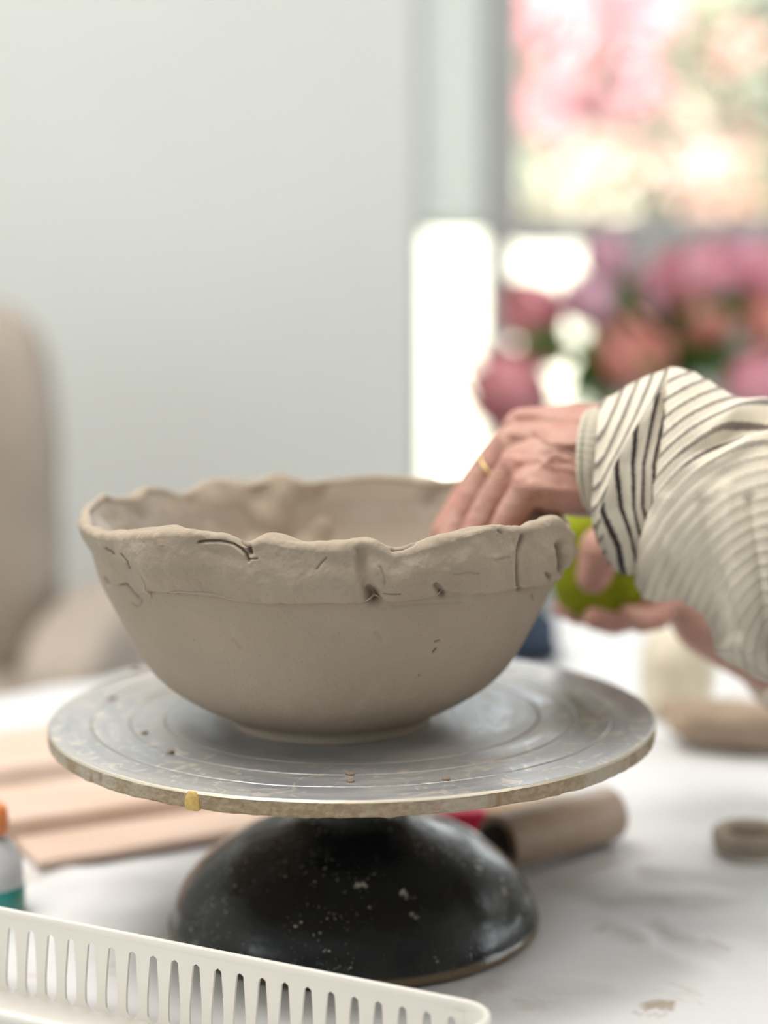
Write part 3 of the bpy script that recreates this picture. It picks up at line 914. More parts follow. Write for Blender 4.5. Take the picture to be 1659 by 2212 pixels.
# ------------------------------------------------------------------ white slotted basket
P0 = on(0, 1965, 0.042)[:2]; P1 = on(1078, 2180, 0.042)[:2]
dv = (P1 - P0) / np.linalg.norm(P1 - P0); nv = np.array([dv[1], -dv[0]])
if nv[1] > 0: nv = -nv
Lb, Wb, Rc, Hb = np.linalg.norm(P1 - P0) + 0.062, 0.100, 0.016, 0.0425
org = P1 - dv * Lb
bk = thing('slotted_basket', 'white plastic tray basket with tall tapered slots in front of the wheel', 'basket', (*(P1 - dv * Lb / 2 + nv * Wb / 2), TZ))
def rr_path(inset=0.0):
    L, W, r = Lb - 2 * inset, Wb - 2 * inset, Rc - inset
    segs = []
    def arc(cx, cy, a0):
        for a in np.linspace(a0, a0 + pi / 2, 9)[1:-1]: segs.append((cx + r * math.cos(a), cy + r * math.sin(a), 'c'))
    return L, W, r
def bpt(a, b, z): return (*(org + dv * a + nv * b), TZ + z)
bV, bF = [], []
def wall_run(a0, b0, a1, b1, nsl):
    """one straight wall with tapered slots, from (a0,b0) to (a1,b1)"""
    L = math.hypot(a1 - a0, b1 - b0)
    hs = [0.001, 0.0018] + list(np.linspace(0.0020, 0.0325, 12)) + [0.0332, 0.0338, 0.0343, 0.0345, 0.0350, 0.0415]
    def wf(h):
        if h < 0.0019 or h > 0.0346: return 0
        t = (0.0346 - h) / 0.0326
        return min(0.0034 * (0.50 + 0.50 * min(1, t * 1.6) ** 0.8), math.sqrt(max(0, (0.0346 - h) * 0.0032)) + 0.00015) * min(1, ((1 - t) * 9 + 0.05)) ** 0.5
    cell = L / nsl
    for i in range(nsl):
        rows = []
        for h in hs:
            w_ = wf(h); row = []
            for x in (i * cell, (i + 0.5) * cell - w_, (i + 0.5) * cell + w_, (i + 1) * cell):
                t = x / L
                tap = 0.0022 * (1 - h / 0.042)
                a, b = a0 + (a1 - a0) * t, b0 + (b1 - b0) * t
                nx, ny = -(b1 - b0) / L, (a1 - a0) / L
                row.append(len(bV)); bV.append(bpt(a + nx * tap, b + ny * tap, h))
            rows.append(row)
        for j in range(len(hs) - 1):
            r0, r1 = rows[j], rows[j + 1]
            bF.append((r0[0], r0[1], r1[1], r1[0])); bF.append((r0[2], r0[3], r1[3], r1[2]))
            if wf(hs[j]) == 0 and wf(hs[j + 1]) == 0: bF.append((r0[1], r0[2], r1[2], r1[1]))
def corner(cx, cy, a0):
    hs = [0.001, 0.012, 0.027, 0.0415]
    rows = []
    for a in np.linspace(a0, a0 + pi / 2, 10):
        row = []
        for h in hs:
            r = Rc - 0.0022 * (1 - h / 0.042)
            row.append(len(bV)); bV.append(bpt(cx + r * math.cos(a), cy + r * math.sin(a), h))
        rows.append(row)
    for i in range(9):
        for j in range(3): bF.append((rows[i][j], rows[i + 1][j], rows[i + 1][j + 1], rows[i][j + 1]))
ncell = round((Lb - 2 * Rc) / 0.01185)
wall_run(Rc, 0, Lb - Rc, 0, ncell); corner(Lb - Rc, Rc, -pi / 2)
wall_run(Lb, Rc, Lb, Wb - Rc, 5); corner(Lb - Rc, Wb - Rc, 0)
wall_run(Lb - Rc, Wb, Rc, Wb, ncell); corner(Rc, Wb - Rc, pi / 2)
wall_run(0, Wb - Rc, 0, Rc, 5); corner(Rc, Rc, pi)
bm = bmesh.new()
vs = [bm.verts.new(v) for v in bV]
for f in bF:
    try: bm.faces.new([vs[i] for i in f])
    except ValueError: pass
bmesh.ops.remove_doubles(bm, verts=bm.verts, dist=2e-5)
bmesh.ops.recalc_face_normals(bm, faces=bm.faces)
me = bpy.data.meshes.new('slotted_wall'); bm.to_mesh(me); bm.free()
o = link('slotted_wall', me, M_basket, bk, smooth=False)
md = o.modifiers.new('s', 'SOLIDIFY'); md.thickness = 0.0014; md.offset = 0
def rrect(off, z, nseg=10):
    pts = []
    for (cx, cy, a0) in ((Lb - Rc, Rc, -pi / 2), (Lb - Rc, Wb - Rc, 0), (Rc, Wb - Rc, pi / 2), (Rc, Rc, pi)):
        for a in np.linspace(a0, a0 + pi / 2, nseg):
            pts.append(bpt(cx + (Rc + off) * math.cos(a), cy + (Rc + off) * math.sin(a), z))
    return pts
rimrings = [rrect(-0.0008, 0.0385), rrect(0.0014, 0.0385), rrect(0.0020, 0.0400), rrect(0.0018, 0.0424), rrect(0.0006, 0.0434), rrect(-0.0006, 0.0434), rrect(-0.0012, 0.0424), rrect(-0.0008, 0.0385)]
grid('rim', np.array(rimrings), M_basket, bk, wv=True)
fl = [rrect(-0.0023, 0.0022), rrect(-0.0023, 0.0006)]
Pf = np.array([np.repeat([np.mean(fl[0], 0)], 40, 0), fl[0], fl[1], np.repeat([np.mean(fl[1], 0)], 40, 0)])
grid('basket_floor', Pf, M_basket, bk, wv=True, flip=True)

# ------------------------------------------------------------------ things on the table
def board(pxa, pya, ang, L, Wd, Th, label, z0=0.0004):
    c = on(pxa, pya, Th)
    t = box('wooden_board', (c[0], c[1], TZ + z0), (c[0] + L, c[1] + Wd, TZ + z0 + Th), M_wood, None, 0.0018, rot=math.radians(ang), c=(c[0], c[1], TZ))
    return tag(t, label, 'board', 'wooden boards left behind the wheel')
board(84, 1860, 27, 0.20, 0.050, 0.006, 'pale peach wooden board nearest the wheel foot, corner showing at left')
board(-60, 1786, 27, 0.30, 0.072, 0.016, 'middle pale wooden board behind the nearest one at left')
board(-110, 1676, 27, 0.36, 0.098, 0.016, 'farthest pale wooden board at left beside the table edge')

# small bottle with orange cap
bb = on(-12, 1965)
bt = thing('small_bottle', 'small squeeze bottle with orange cap and teal contents at the left edge', 'bottle', (bb[0], bb[1], TZ))
lathe('bottle_body', [(0, 0.0004), (0.0155, 0.0004), (0.0165, 0.002), (0.0165, 0.020), (0.0160, 0.028), (0.012, 0.037), (0.0075, 0.042), (0.0065, 0.044), (0.0, 0.044)], (bb[0], bb[1], TZ), M_bottle, bt, 48)
lathe('liquid', [(0, 0.0012), (0.0168, 0.0012), (0.0171, 0.004), (0.0171, 0.014), (0.0166, 0.0150), (0, 0.0150)], (bb[0], bb[1], TZ), M_teal, bt, 48)
lathe('cap', [(0.006, 0.0442), (0.0092, 0.0443), (0.0095, 0.048), (0.0088, 0.058), (0.006, 0.0605), (0, 0.061)], (bb[0], bb[1], TZ), M_orange, bt, 48)

# rolling pin
ra, rb = on(1104, 1893), on(1346, 1822)
ra[2] = rb[2] = TZ + 0.0172
ax = (rb - ra); ax[2] = 0; ax /= np.linalg.norm(ax)
perp = np.array([-ax[1], ax[0], 0])
ra = ra + perp * 0.010 - ax * 0.002; rb = rb + perp * 0.010
rp_ = thing('rolling_pin', 'short brown wooden rolling pin with dark hollow end lying behind the wheel foot', 'rolling pin', (*((ra + rb) / 2)[:2], TZ))
ts = np.array([0, 0.0015, 0.003, 0.02, 0.5, 0.97, 0.99, 1.0])
tube('barrel', [ra + (rb - ra) * t for t in ts], [0.0150, 0.0162, 0.0168, 0.0170, 0.0170, 0.0168, 0.0150, 0.0110], M_roller, rp_, 40)
tube('end_socket', [ra - ax * 0.0045, ra - ax * 0.004, ra + ax * 0.002], [0.0100, 0.0118, 0.0128], M_darkhole, rp_, 32)  # solid plug; the hollow's dark inside is put into its colour

# crimson scraper with a tan wooden bar
sa = on(1056, 1806); 
tl = thing('scraper', 'crimson handled wooden scraper lying behind the wheel foot', 'tool', (sa[0], sa[1], TZ))
box('handle', (sa[0] - 0.055, sa[1], TZ + 0.0003), (sa[0], sa[1] + 0.034, TZ + 0.0155), M_red, tl, 0.003, rot=math.radians(8), c=(sa[0], sa[1], TZ), seg=3)
box('wooden_bar', (sa[0] - 0.002, sa[1] + 0.006, TZ + 0.0035), (sa[0] + 0.072, sa[1] + 0.028, TZ + 0.012), M_tan, tl, 0.002, rot=math.radians(24), c=(sa[0], sa[1] + 0.01, TZ))

# clay things on the right
def blob(name, c, rad, mat, seed, amp=0.12, power=1.0, rot=0, label=None, cat=None, flat=True):
    bm = bmesh.new(); bmesh.ops.create_icosphere(bm, subdivisions=5, radius=1)
    V = np.array([v.co[:] for v in bm.verts])
    Vn = V / (np.sum(np.abs(V) ** (2 / power), axis=1) ** (power / 2))[:, None]
    Vn = Vn * (1 + amp * fbm(V, 1.7, seed, 3))[:, None]
    Q = Vn * np.array(rad)
    cr_, sr_ = math.cos(rot), math.sin(rot)
    X = Q[:, 0] * cr_ - Q[:, 1] * sr_; Y = Q[:, 0] * sr_ + Q[:, 1] * cr_
    Q = np.stack([X, Y, Q[:, 2]], 1) + np.array(c)
    if flat: Q[:, 2] = np.maximum(Q[:, 2], TZ + 0.0003)
    for v, q_ in zip(bm.verts, Q): v.co = Vector(q_)
    me = bpy.data.meshes.new(name); bm.to_mesh(me); bm.free()
    o = link(name, me, mat)
    if label: tag(o, label, cat)
    return o
cl = on(1560, 1625)
blob('clay_log', (cl[0] + 0.02, cl[1] + 0.016, TZ + 0.016), (0.062, 0.022, 0.0175), M_brownclay, 4, 0.14, 0.8, math.radians(-14), 'brown lumpy log of clay lying right of the wheel', 'clay')
cb_ = on(1478, 1575)
blob('clay_block', (cb_[0], cb_[1] + 0.04, TZ + 0.030), (0.026, 0.022, 0.036), M_cream, 8, 0.08, 0.55, 0.3, 'cream upright block of clay behind the brown log', 'clay')
pk = on(1618, 1862)
def wob(P):
    P[..., :2] += 0.0012 * fbm(P, 60, 3, 2)[..., None]
    return P
pkt = lathe('clay_ring', [(0.0165, 0.0008), (0.023, 0.0004), (0.0238, 0.004), (0.0238, 0.010), (0.022, 0.0125), (0.017, 0.0125), (0.0150, 0.0105), (0.0150, 0.004), (0.0165, 0.0008)], (pk[0] + 0.006, pk[1] + 0.024, TZ), M_dryclay, None, 64, wob)
tag(pkt, 'small dry clay ring lying at the right edge of the cloth', 'clay ring')
bl = on(1165, 1425)
blob('blue_cloth', (bl[0] - 0.016, bl[1] + 0.03, TZ + 0.016), (0.028, 0.05, 0.024), M_blue, 12, 0.2, 0.8, 0.3, 'dark blue crumpled cloth on the table behind the bowl', 'cloth')  # plain dark blue lump in place of an unidentified dark patch

# ------------------------------------------------------------------ hands
def sph_union(name, chains, mat, parent, voxel=0.0009, smooth=8, extra=()):
    bm0 = bmesh.new(); bmesh.ops.create_icosphere(bm0, subdivisions=2, radius=1)
    SV = np.array([v.co[:] for v in bm0.verts]); SF = np.array([[v.index for v in f.verts] for f in bm0.faces]); bm0.free()
    Vs, Fs, k = [], [], 0
    def add(c, r, B=None):
        nonlocal k
        Q = SV * r if B is None else (SV * r) @ B
        Vs.append(Q + c); Fs.append(SF + k); k += len(SV)
    for ch in chains:
        for (p0, r0), (p1, r1) in zip(ch[:-1], ch[1:]):
            p0, p1 = np.array(p0, float), np.array(p1, float)
            L = np.linalg.norm(p1 - p0)
            n_ = max(2, int(L / (0.22 * min(r0, r1))) + 1)
            for t in np.linspace(0, 1, n_):
                add(p0 + (p1 - p0) * t, r0 + (r1 - r0) * t)
    for c, r, B in extra: add(np.array(c), np.array(r)[None], B)
    me = mesh_np(name, np.concatenate(Vs), np.concatenate(Fs))
    o = link(name, me, mat)
    md = o.modifiers.new('r', 'REMESH'); md.mode = 'VOXEL'; md.voxel_size = voxel; md.use_smooth_shade = True
    md = o.modifiers.new('s', 'SMOOTH'); md.iterations = smooth; md.factor = 0.5
    dg = bpy.context.evaluated_depsgraph_get()
    me2 = bpy.data.meshes.new_from_object(o.evaluated_get(dg))
    bpy.data.objects.remove(o)
    o = link(name, me2, None, parent)
    if not me2.materials: me2.materials.append(mat)
    return o


person = thing('person', 'person in a cream striped knit sweater pressing clay inside the bowl with bare hands', 'person', (0.30, 0.03, TZ + 0.2))
A = at
W0 = A(1425, 1000, 0.020)
Ifl = [(A(1128, 925, .055), .0105), (A(1062, 1000, .072), .0096), (A(1003, 1078, .074), .0086), (A(958, 1150, .066), .0074)]
Mfl = [(A(1112, 962, .040), .0112), (A(1045, 1045, .052), .0100), (A(996, 1112, .052), .0088), (A(968, 1180, .045), .0076)]
Rfl = [(A(1122, 1006, .022), .0108), (A(1068, 1080, .028), .0096), (A(1030, 1140, .028), .0084), (A(1008, 1196, .024), .0074)]
Pfl = [(A(1148, 1050, .006), .0098), (A(1106, 1108, .010), .0086), (A(1082, 1150, .012), .0074), (A(1068, 1195, .012), .0066)]
Thb = [(A(1370, 1030, .050), .0150), (A(1235, 1050, .066), .0125), (A(1168, 1098, .058), .0100), (A(1130, 1135, .046), .0085)]
chains = [Ifl, Mfl, Rfl, Pfl, Thb]
Wt, Wm, Wb_ = A(1300, 930, .040), A(1310, 985, .018), A(1300, 1060, .012)
for base_, wpt, r0, r1 in ((Ifl[0][0], Wt, .0115, .0150), (Mfl[0][0], Wm, .0120, .0170), (Rfl[0][0], Wm, .0118, .0175), (Pfl[0][0], Wb_, .0112, .0150)):
    chains.append([(base_, r0), ((np.array(base_) * 0.5 + wpt * 0.5), (r0 + r1) / 2 + .0008), (wpt, r1)])
chains.append([(Wt, .015), (A(1420, 960, .030), .019), (A(1560, 990, .020), .026), (A(1750, 1050, .010), .034)])
chains.append([(Wb_, .015), (A(1420, 1040, .020), .019), (A(1560, 1060, .020), .026), (A(1750, 1080, .010), .034)])
chains.append([(Wm, .017), (W0, .022), (A(1560, 1030, .02), .028)])
chains.append([(A(1145, 1030, .016), .012), (A(1200, 1060, .022), .0135), (A(1270, 1060, .022), .015)])
# tendons and veins on the back of the hand
def offc(p, dy=-0.0, up=0.0): return np.array(p) + np.array([0, dy, up])
for fl_, wpt, dy, up in ((Ifl, Wt, -.0075, .0065), (Mfl, Wm, -.0098, .0058), (Rfl, Wm, -.0112, .0020), (Pfl, Wb_, -.0102, .0002)):
    b_ = np.array(fl_[0][0])
    chains.append([(offc(b_, dy + .0008, up + .0008), .0044), (offc(b_ * .6 + wpt * .4, dy - .0012, up), .0026), (offc(wpt, dy - .0020, up + .001), .0030)])
for pts in (((1150, 930, .030), (1190, 960, .014), (1240, 962, .008)), ((1160, 1020, .006), (1195, 985, .004), (1245, 1000, .000)), ((1150, 985, .016), (1185, 1005, .004), (1215, 1050, .003))):
    chains.append([(A(*p) + np.array([0, -0.0035, 0.001]), .0017) for p in pts])
hand = sph_union('hand', chains, M_skin, person, 0.0009, 10)
hand['label'] = 'near hand reaching over the rim with its fingers inside the bowl'
# ring on the ring finger
q0, q1 = np.array(Rfl[0][0]), np.array(Rfl[1][0])
rc = A(1064, 1032, .036); axr = np.array(Mfl[1][0]) - np.array(Mfl[0][0]); axr /= np.linalg.norm(axr)
rc = np.array(Mfl[0][0]) * 0.42 + np.array(Mfl[1][0]) * 0.58
pa = np.cross(axr, [0, 0, 1]); pa /= np.linalg.norm(pa); pb = np.cross(axr, pa)
tt_ = np.linspace(0, 2 * pi, 48, endpoint=False); uu_ = np.linspace(0, 2 * pi, 10, endpoint=False)
P = rc + ((0.0108 + 0.0009 * np.cos(uu_))[None, :, None] * (np.cos(tt_)[:, None, None] * pa + np.sin(tt_)[:, None, None] * pb)) + 0.0015 * np.sin(uu_)[None, :, None] * axr
grid('finger_ring', P, M_gold, person, wu=True, wv=True)['label'] = 'gold ring on a finger'

# far hand holding a sponge
S = 0.165
T2 = [(A(1392, 1135, S), .0150), (A(1345, 1155, S - .035), .0135), (A(1300, 1185, S - .046), .0138), (A(1281, 1246, S - .044), .0104)]
f1 = [(A(1430, 1240, S + .02), .0110), (A(1360, 1300, S + .012), .0100), (A(1290, 1325, S + .002), .0090), (A(1245, 1322, S - .012), .0080)]
f2 = [(A(1440, 1260, S), .0110), (A(1385, 1322, S - .012), .0098), (A(1325, 1342, S - .016), .0088), (A(1285, 1335, S - .024), .0076)]
f3 = [(A(1430, 1220, S + .038), .0110), (A(1350, 1285, S + .04), .0100), (A(1280, 1315, S + .026), .0090), (A(1222, 1312, S + .012), .0080)]
f4 = [(A(1450, 1290, S - .014), .0100), (A(1420, 1330, S - .024), .0090), (A(1385, 1340, S - .034), .0080), (A(1358, 1330, S - .040), .0070)]
wr = A(1530, 1342, S)
ch = [T2, f1, f2, f3, f4]
for f in (f1, f2, f3, f4): ch.append([f[0], (np.array(f[0][0]) * .4 + wr * .6, .017), (wr, .022)])
ch.append([(A(1392, 1135, S), .0150), (A(1450, 1210, S), .018), (wr, .022)])
ch.append([(wr, .022), (A(1600, 1376, S), .024), (A(1720, 1410, S - .01), .032), (A(1850, 1420, S - .02), .038)])
h2 = sph_union('hand', ch, M_skin, person, 0.0011, 8)
h2['label'] = 'far hand in shade holding the chartreuse sponge, thumb pointing down'
spg = blob('sponge', A(1300, 1215, S - .012), (0.031, 0.016, 0.034), M_sponge, 5, 0.05, 0.75, 0.1, 'chartreuse sponge held in the far hand behind the bowl', 'sponge', flat=False)

# ------------------------------------------------------------------ sweater
def tube_from(name, secs, nphi, nsec, mat, parent, fn, yh, yc, shear=0.25):
    """secs: list of (top px, bottom px); ellipse sections between them, yc centre depth and yh half depth"""
    s_in = np.linspace(0, 1, len(secs)); s = np.linspace(0, 1, nsec)
    def ip(vals):
        vals = np.array(vals, float); n_ = len(vals)
        out = []
        for x in s * (n_ - 1):
            i = int(min(max(math.floor(x), 0), n_ - 2)); t = x - i
            p0, p1, p2, p3 = vals[max(i - 1, 0)], vals[i], vals[i + 1], vals[min(i + 2, n_ - 1)]
            out.append(0.5 * ((2 * p1) + (-p0 + p2) * t + (2 * p0 - 5 * p1 + 4 * p2 - p3) * t * t + (-p0 + 3 * p1 - 3 * p2 + p3) * t ** 3))
        return np.array(out)
    ys, hs = ip(yc), ip(yh)
    tp = ip([(a[0], a[1]) for a, b in secs]); bp = ip([(b[0], b[1]) for a, b in secs])
    phi = np.linspace(0, 2 * pi, nphi, endpoint=False)
    P = np.zeros((nsec, nphi, 3))
    for k in range(nsec):
        a = at(tp[k, 0], tp[k, 1], ys[k]); b = at(bp[k, 0], bp[k, 1], ys[k])
        c = (a + b) / 2; h = (a - b) / 2
        cs, sn = np.cos(phi), np.sin(phi)
        P[k] = c + h[None] * cs[:, None] + np.array([shear * hs[k], -hs[k], 0])[None] * sn[:, None]
    S_, PH = np.meshgrid(s, phi, indexing='ij')
    # smooth normals
    du = np.gradient(P, axis=0); dv_ = (np.roll(P, -1, 1) - np.roll(P, 1, 1))
    Nn = np.cross(du, dv_); Nn /= np.linalg.norm(Nn, axis=-1)[..., None] + 1e-12
    cen = P.mean(1)[:, None]
    if ((P - cen) * Nn).sum() < 0: Nn = -Nn
    X, Y = proj(P)
    d, attrs = fn(P, S_, PH, X, Y)
    P = P + Nn * d[..., None]
    return grid(name, P, mat, parent, wv=True, attrs=attrs)


# inner ribbed cuff edge
secs = [((1268, 893), (1283, 1100)), ((1276, 886), (1288, 1108)), ((1290, 880), (1296, 1118)), ((1318, 876), (1312, 1135)), ((1345, 880), (1335, 1140))]
def f_edge(P, S_, PH, X, Y):
    bulge = -22 * np.sin(np.clip((Y - 880) / 230, 0, 1) * pi)
    d = 0.0012 * np.sin(pi * np.clip(S_ / 0.5, 0, 1)) + 0.0004 * fbm(P, 60, 3, 2)
    return d, {'stripe': PH * 24 / pi, 'ink': 0.35 * np.ones_like(PH), 'rib': PH * 46}
edge = tube_from('cuff_edge', secs, 240, 40, M_cuffedge, person, f_edge, [.0225, .025, .027, .029, .028], [.010, .012, .014, .016, .018], shear=-0.42)

# folded striped cuff
secs = [((1304, 880), (1312, 1122)), ((1310, 866), (1304, 1156)), ((1334, 848), (1320, 1194)), ((1375, 824), (1345, 1222)), ((1425, 806), (1366, 1238)), ((1470, 815), (1395, 1236)), ((1500, 850), (1420, 1215))]
def f_cuff(P, S_, PH, X, Y):
    # chevron: slanted stripes left of the ridge, upright ones right of it
    ridge = np.interp(Y, [820, 880, 1000, 1100, 1180, 1240], [1450, 1405, 1335, 1306, 1318, 1345])
    left = sm(6, -6, X - ridge)
    cl_ = (X * 0.80 + Y * 0.62) / 25.0
    cr_ = (X - 0.16 * (Y - 1000) + 0.0009 * (Y - 1010) ** 2 * -0.5) / 27.0
    cl2 = ((X - 1280) * 0.9 + (Y - 900) * 0.40 + 0.00035 * (Y - 880) ** 2) / 24.0
    st_ = np.where(left > 0.5, cl2, (X - np.interp(Y, [820, 900, 1000, 1100, 1240], [40, 20, 0, 0, 45])) / 27.0)
    d = 0.0030 * np.exp(-((X - ridge) / 16) ** 2) - 0.0035 * sm(0, 60, X - ridge) + 0.0008 * fbm(P, 30, 5, 3) + 0.002 * np.sin(pi * np.clip(S_ / .25, 0, 1)) - 0.0025 * np.exp(-(S_ / 0.03) ** 2)
    ink = np.where(left > 0.5, 0.75, 1.0) * sm(0.02, 0.08, S_)
    return d, {'stripe': st_, 'ink': ink, 'rib': Y / 4.6 + X / 14}
M_knit2 = stripe_mat('striped_knit_soft', (0.13, 0.10, 0.09), 0.10, 0.24, 0.0004)
cuff = tube_from('cuff', secs, 620, 330, M_knit, person, f_cuff, [.029, .033, .038, .042, .044, .044, .042], [.006, .006, .004, .002, .000, .000, .000], shear=-0.22)
cuff['label'] = 'folded back cuff with dark herringbone stripes'

# main sleeve
secs = [((1452, 880), (1388, 1190)), ((1448, 830), (1370, 1225)), ((1446, 802), (1372, 1255)), ((1458, 798), (1392, 1288)), ((1490, 806), (1428, 1294)), ((1535, 830), (1475, 1296)), ((1582, 856), (1522, 1330)),
        ((1625, 866), (1556, 1412)), ((1670, 870), (1600, 1440)), ((1740, 882), (1660, 1470)), ((1860, 905), (1800, 1500)), ((2000, 930), (1960, 1520))]
def f_slv(P, S_, PH, X, Y):
    # stripes sweep round a point low at the right, as the cloth hangs from the arm
    dx, dy = X - 1690, Y - 1400
    rr = np.hypot(dx * 1.0, dy * 0.80)
    st_ = rr / 23.0 + 0.25 * vnoise(P, 18, 3)
    near_ = sm(1570, 1440, X + 0.35 * (1000 - Y))
    ink = 0.12 + 0.70 * sm(290, 420, rr) * sm(1180, 980, Y) + 0.16 * sm(1560, 1650, X) - 0.06 * sm(1480, 1540, X)
    # deep fold running in from the upper right
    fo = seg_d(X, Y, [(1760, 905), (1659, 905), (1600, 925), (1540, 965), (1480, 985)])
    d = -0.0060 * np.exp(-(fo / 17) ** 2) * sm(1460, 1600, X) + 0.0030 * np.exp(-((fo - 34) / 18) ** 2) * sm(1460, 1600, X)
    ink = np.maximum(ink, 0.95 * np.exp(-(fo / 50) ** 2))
    for pts, wd, a in (([(1395, 1060), (1420, 1150), (1440, 1260)], 14, -.0014), ([(1440, 1080), (1450, 1180), (1500, 1290)], 18, .0016), ([(1520, 1090), (1535, 1220), (1590, 1360)], 16, -.0022),
                       ([(1570, 1060), (1590, 1220), (1630, 1400)], 18, .0022), ([(1620, 1080), (1640, 1230), (1655, 1400)], 12, -.0030), ([(1560, 1400), (1600, 1385), (1640, 1440)], 14, .0025),
                       ([(1430, 1270), (1470, 1295)], 8, -.0012)):
        d = d + a * np.exp(-(seg_d(X, Y, pts) / wd) ** 2)
    d = d + 0.0014 * fbm(P, 22, 8, 3) + 0.0009 * np.sin(st_ * 2 * pi) * sm(1600, 1480, X) * 0.3
    d = d - 0.006 * np.exp(-(S_ / 0.03) ** 2)
    return d, {'stripe': st_, 'ink': ink, 'rib': (np.arctan2(dy, dx)) * 60}
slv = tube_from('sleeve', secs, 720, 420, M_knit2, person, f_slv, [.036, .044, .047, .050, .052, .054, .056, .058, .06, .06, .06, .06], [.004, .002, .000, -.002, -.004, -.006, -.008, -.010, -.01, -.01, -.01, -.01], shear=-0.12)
# sleeve of the far arm
secs = [((1646, 1330), (1640, 1478)), ((1640, 1315), (1636, 1505)), ((1656, 1300), (1655, 1530)), ((1720, 1290), (1715, 1550)), ((1850, 1290), (1850, 1580)), ((1980, 1290), (1980, 1600))]
def f_s2(P, S_, PH, X, Y):
    return 0.0012 * fbm(P, 30, 8, 3) - 0.003 * np.exp(-(S_ / .03) ** 2), {'stripe': PH * 20 / (2 * pi) * 2, 'ink': 0.4 + 0 * PH, 'rib': X / 5}
tube_from('sleeve', secs, 200, 90, M_knit2, person, f_s2, [.032, .036, .042, .05, .055, .055], [S - .012] * 6)

# the rest of the person, standing to the right of the picture and leaning over the table
SHL, SHR = np.array([0.60, -0.28, 1.24]), np.array([0.80, 0.02, 1.24])
nE = A(1930, 1210, -.012); fE = A(1930, 1445, S - .012)
elL, elR = A(2160, 1255, -.045), A(2230, 1490, .115)
hip = np.array([0.93, -0.30, 0.93])
mid = (SHL + SHR) / 2
ax_s = (SHR - SHL) / np.linalg.norm(SHR - SHL)
chs = [[(nE, .058), (elL, .062), (SHL, .072)], [(fE, .046), (elR, .056), (SHR, .072)], [(SHL, .075), (mid, .085), (SHR, .075)]]
for o_ in (-.10, -.04, .04, .10):
    chs.append([(mid + ax_s * o_ - np.array([-.03, 0, .05]), .10), (hip + ax_s * o_ * .9 + np.array([-.08, 0, .14]), .10), (hip + ax_s * o_ * .8, .105)])
chs.append([(mid, .07), (mid + np.array([-.015, .01, .055]), .062)])
bod = sph_union('sweater', chs, M_knit2, person, 0.006, 6)
mw = bod.data; nvv = len(mw.vertices); cc_ = np.zeros(nvv * 3, np.float32); mw.vertices.foreach_get('co', cc_); cc_ = cc_.reshape(-1, 3)
for nm_, vv in (('stripe', cc_[:, 2] / 0.0065), ('ink', np.full(nvv, 0.5)), ('rib', cc_[:, 0] / 0.002)):
    mw.attributes.new(nm_, 'FLOAT', 'POINT').data.foreach_set('value', vv.astype(np.float32))
hd = mid + np.array([-.085, .055, .235]); fw = np.array([-.80, .52, -.30]); fw /= np.linalg.norm(fw)
upv = np.array([-.25, .16, .95]); upv -= fw * upv.dot(fw); upv /= np.linalg.norm(upv); sd_ = np.cross(fw, upv)
Bh = np.array([fw, sd_, upv])
ex = [(hd, (.092, .074, .110), Bh), (hd + fw * .02 - upv * .06, (.066, .052, .058), Bh), (hd + fw * .096 - upv * .012, (.014, .011, .020), Bh),
      (hd + sd_ * .074 - upv * .01, (.016, .008, .028), Bh), (hd - sd_ * .074 - upv * .01, (.016, .008, .028), Bh), (hd + fw * .088 - upv * .052, (.010, .022, .006), Bh),
      (hd + fw * .086 - upv * .064, (.009, .019, .006), Bh), (hd + fw * .086 + sd_ * .030 + upv * .020, (.010, .018, .006), Bh), (hd + fw * .086 - sd_ * .030 + upv * .020, (.010, .018, .006), Bh)]
headm = sph_union('head', [[(mid + np.array([-.01, .01, .05]), .055), (hd - upv * .06, .050)]], M_skin, person, 0.003, 3, ex)
M_hair = mk('grey_hair', (0.30, 0.27, 0.25), 0.6, 0.3, var=(0.22, 0.2, 0.18), vs=60, bs=200, bd=0.002)
sph_union('hair', [], M_hair, person, 0.004, 3, [(hd - fw * .022 + upv * .022, (.092, .086, .108), Bh), (hd - fw * .06 - upv * .05, (.055, .075, .075), Bh)])
M_eye = mk('eye', (0.06, 0.05, 0.045), 0.2, 0.5, var=(0.05, 0.04, 0.035), vs=90)
for s_ in (-1, 1):
    e_ = blob('eye', hd + fw * .083 + sd_ * .030 * s_ + upv * .006, (.010, .010, .007), M_eye, 2, 0.0, 1.0, 0, flat=False)
    e_.parent = person; e_.matrix_parent_inverse = parent_inv(person)
M_jeans = mk('blue_trousers', (0.05, 0.075, 0.14), 0.9, 0.1, var=(0.04, 0.06, 0.11), vs=20)
lg = []
for o_ in (-.085, .085):
    h_ = hip + ax_s * o_
    lg.append([(h_, .100), (h_ + np.array([.02, -.02, -.40]), .066), (h_ + np.array([.06, -.03, -.82]), .045)])
sph_union('trousers', lg, M_jeans, person, 0.007, 5)
for o_ in (-.085, .085):
    f_ = hip + ax_s * o_ + np.array([.055, -.03, 0]); f_[2] = 0.045
    e_ = blob('shoe', f_ + np.array([-.045, .03, -.004]), (.125, .046, .040), M_chairleg, 3, 0.02, 0.7, math.atan2(-.5, .8) + 0, flat=False)
    e_.parent = person; e_.matrix_parent_inverse = parent_inv(person)

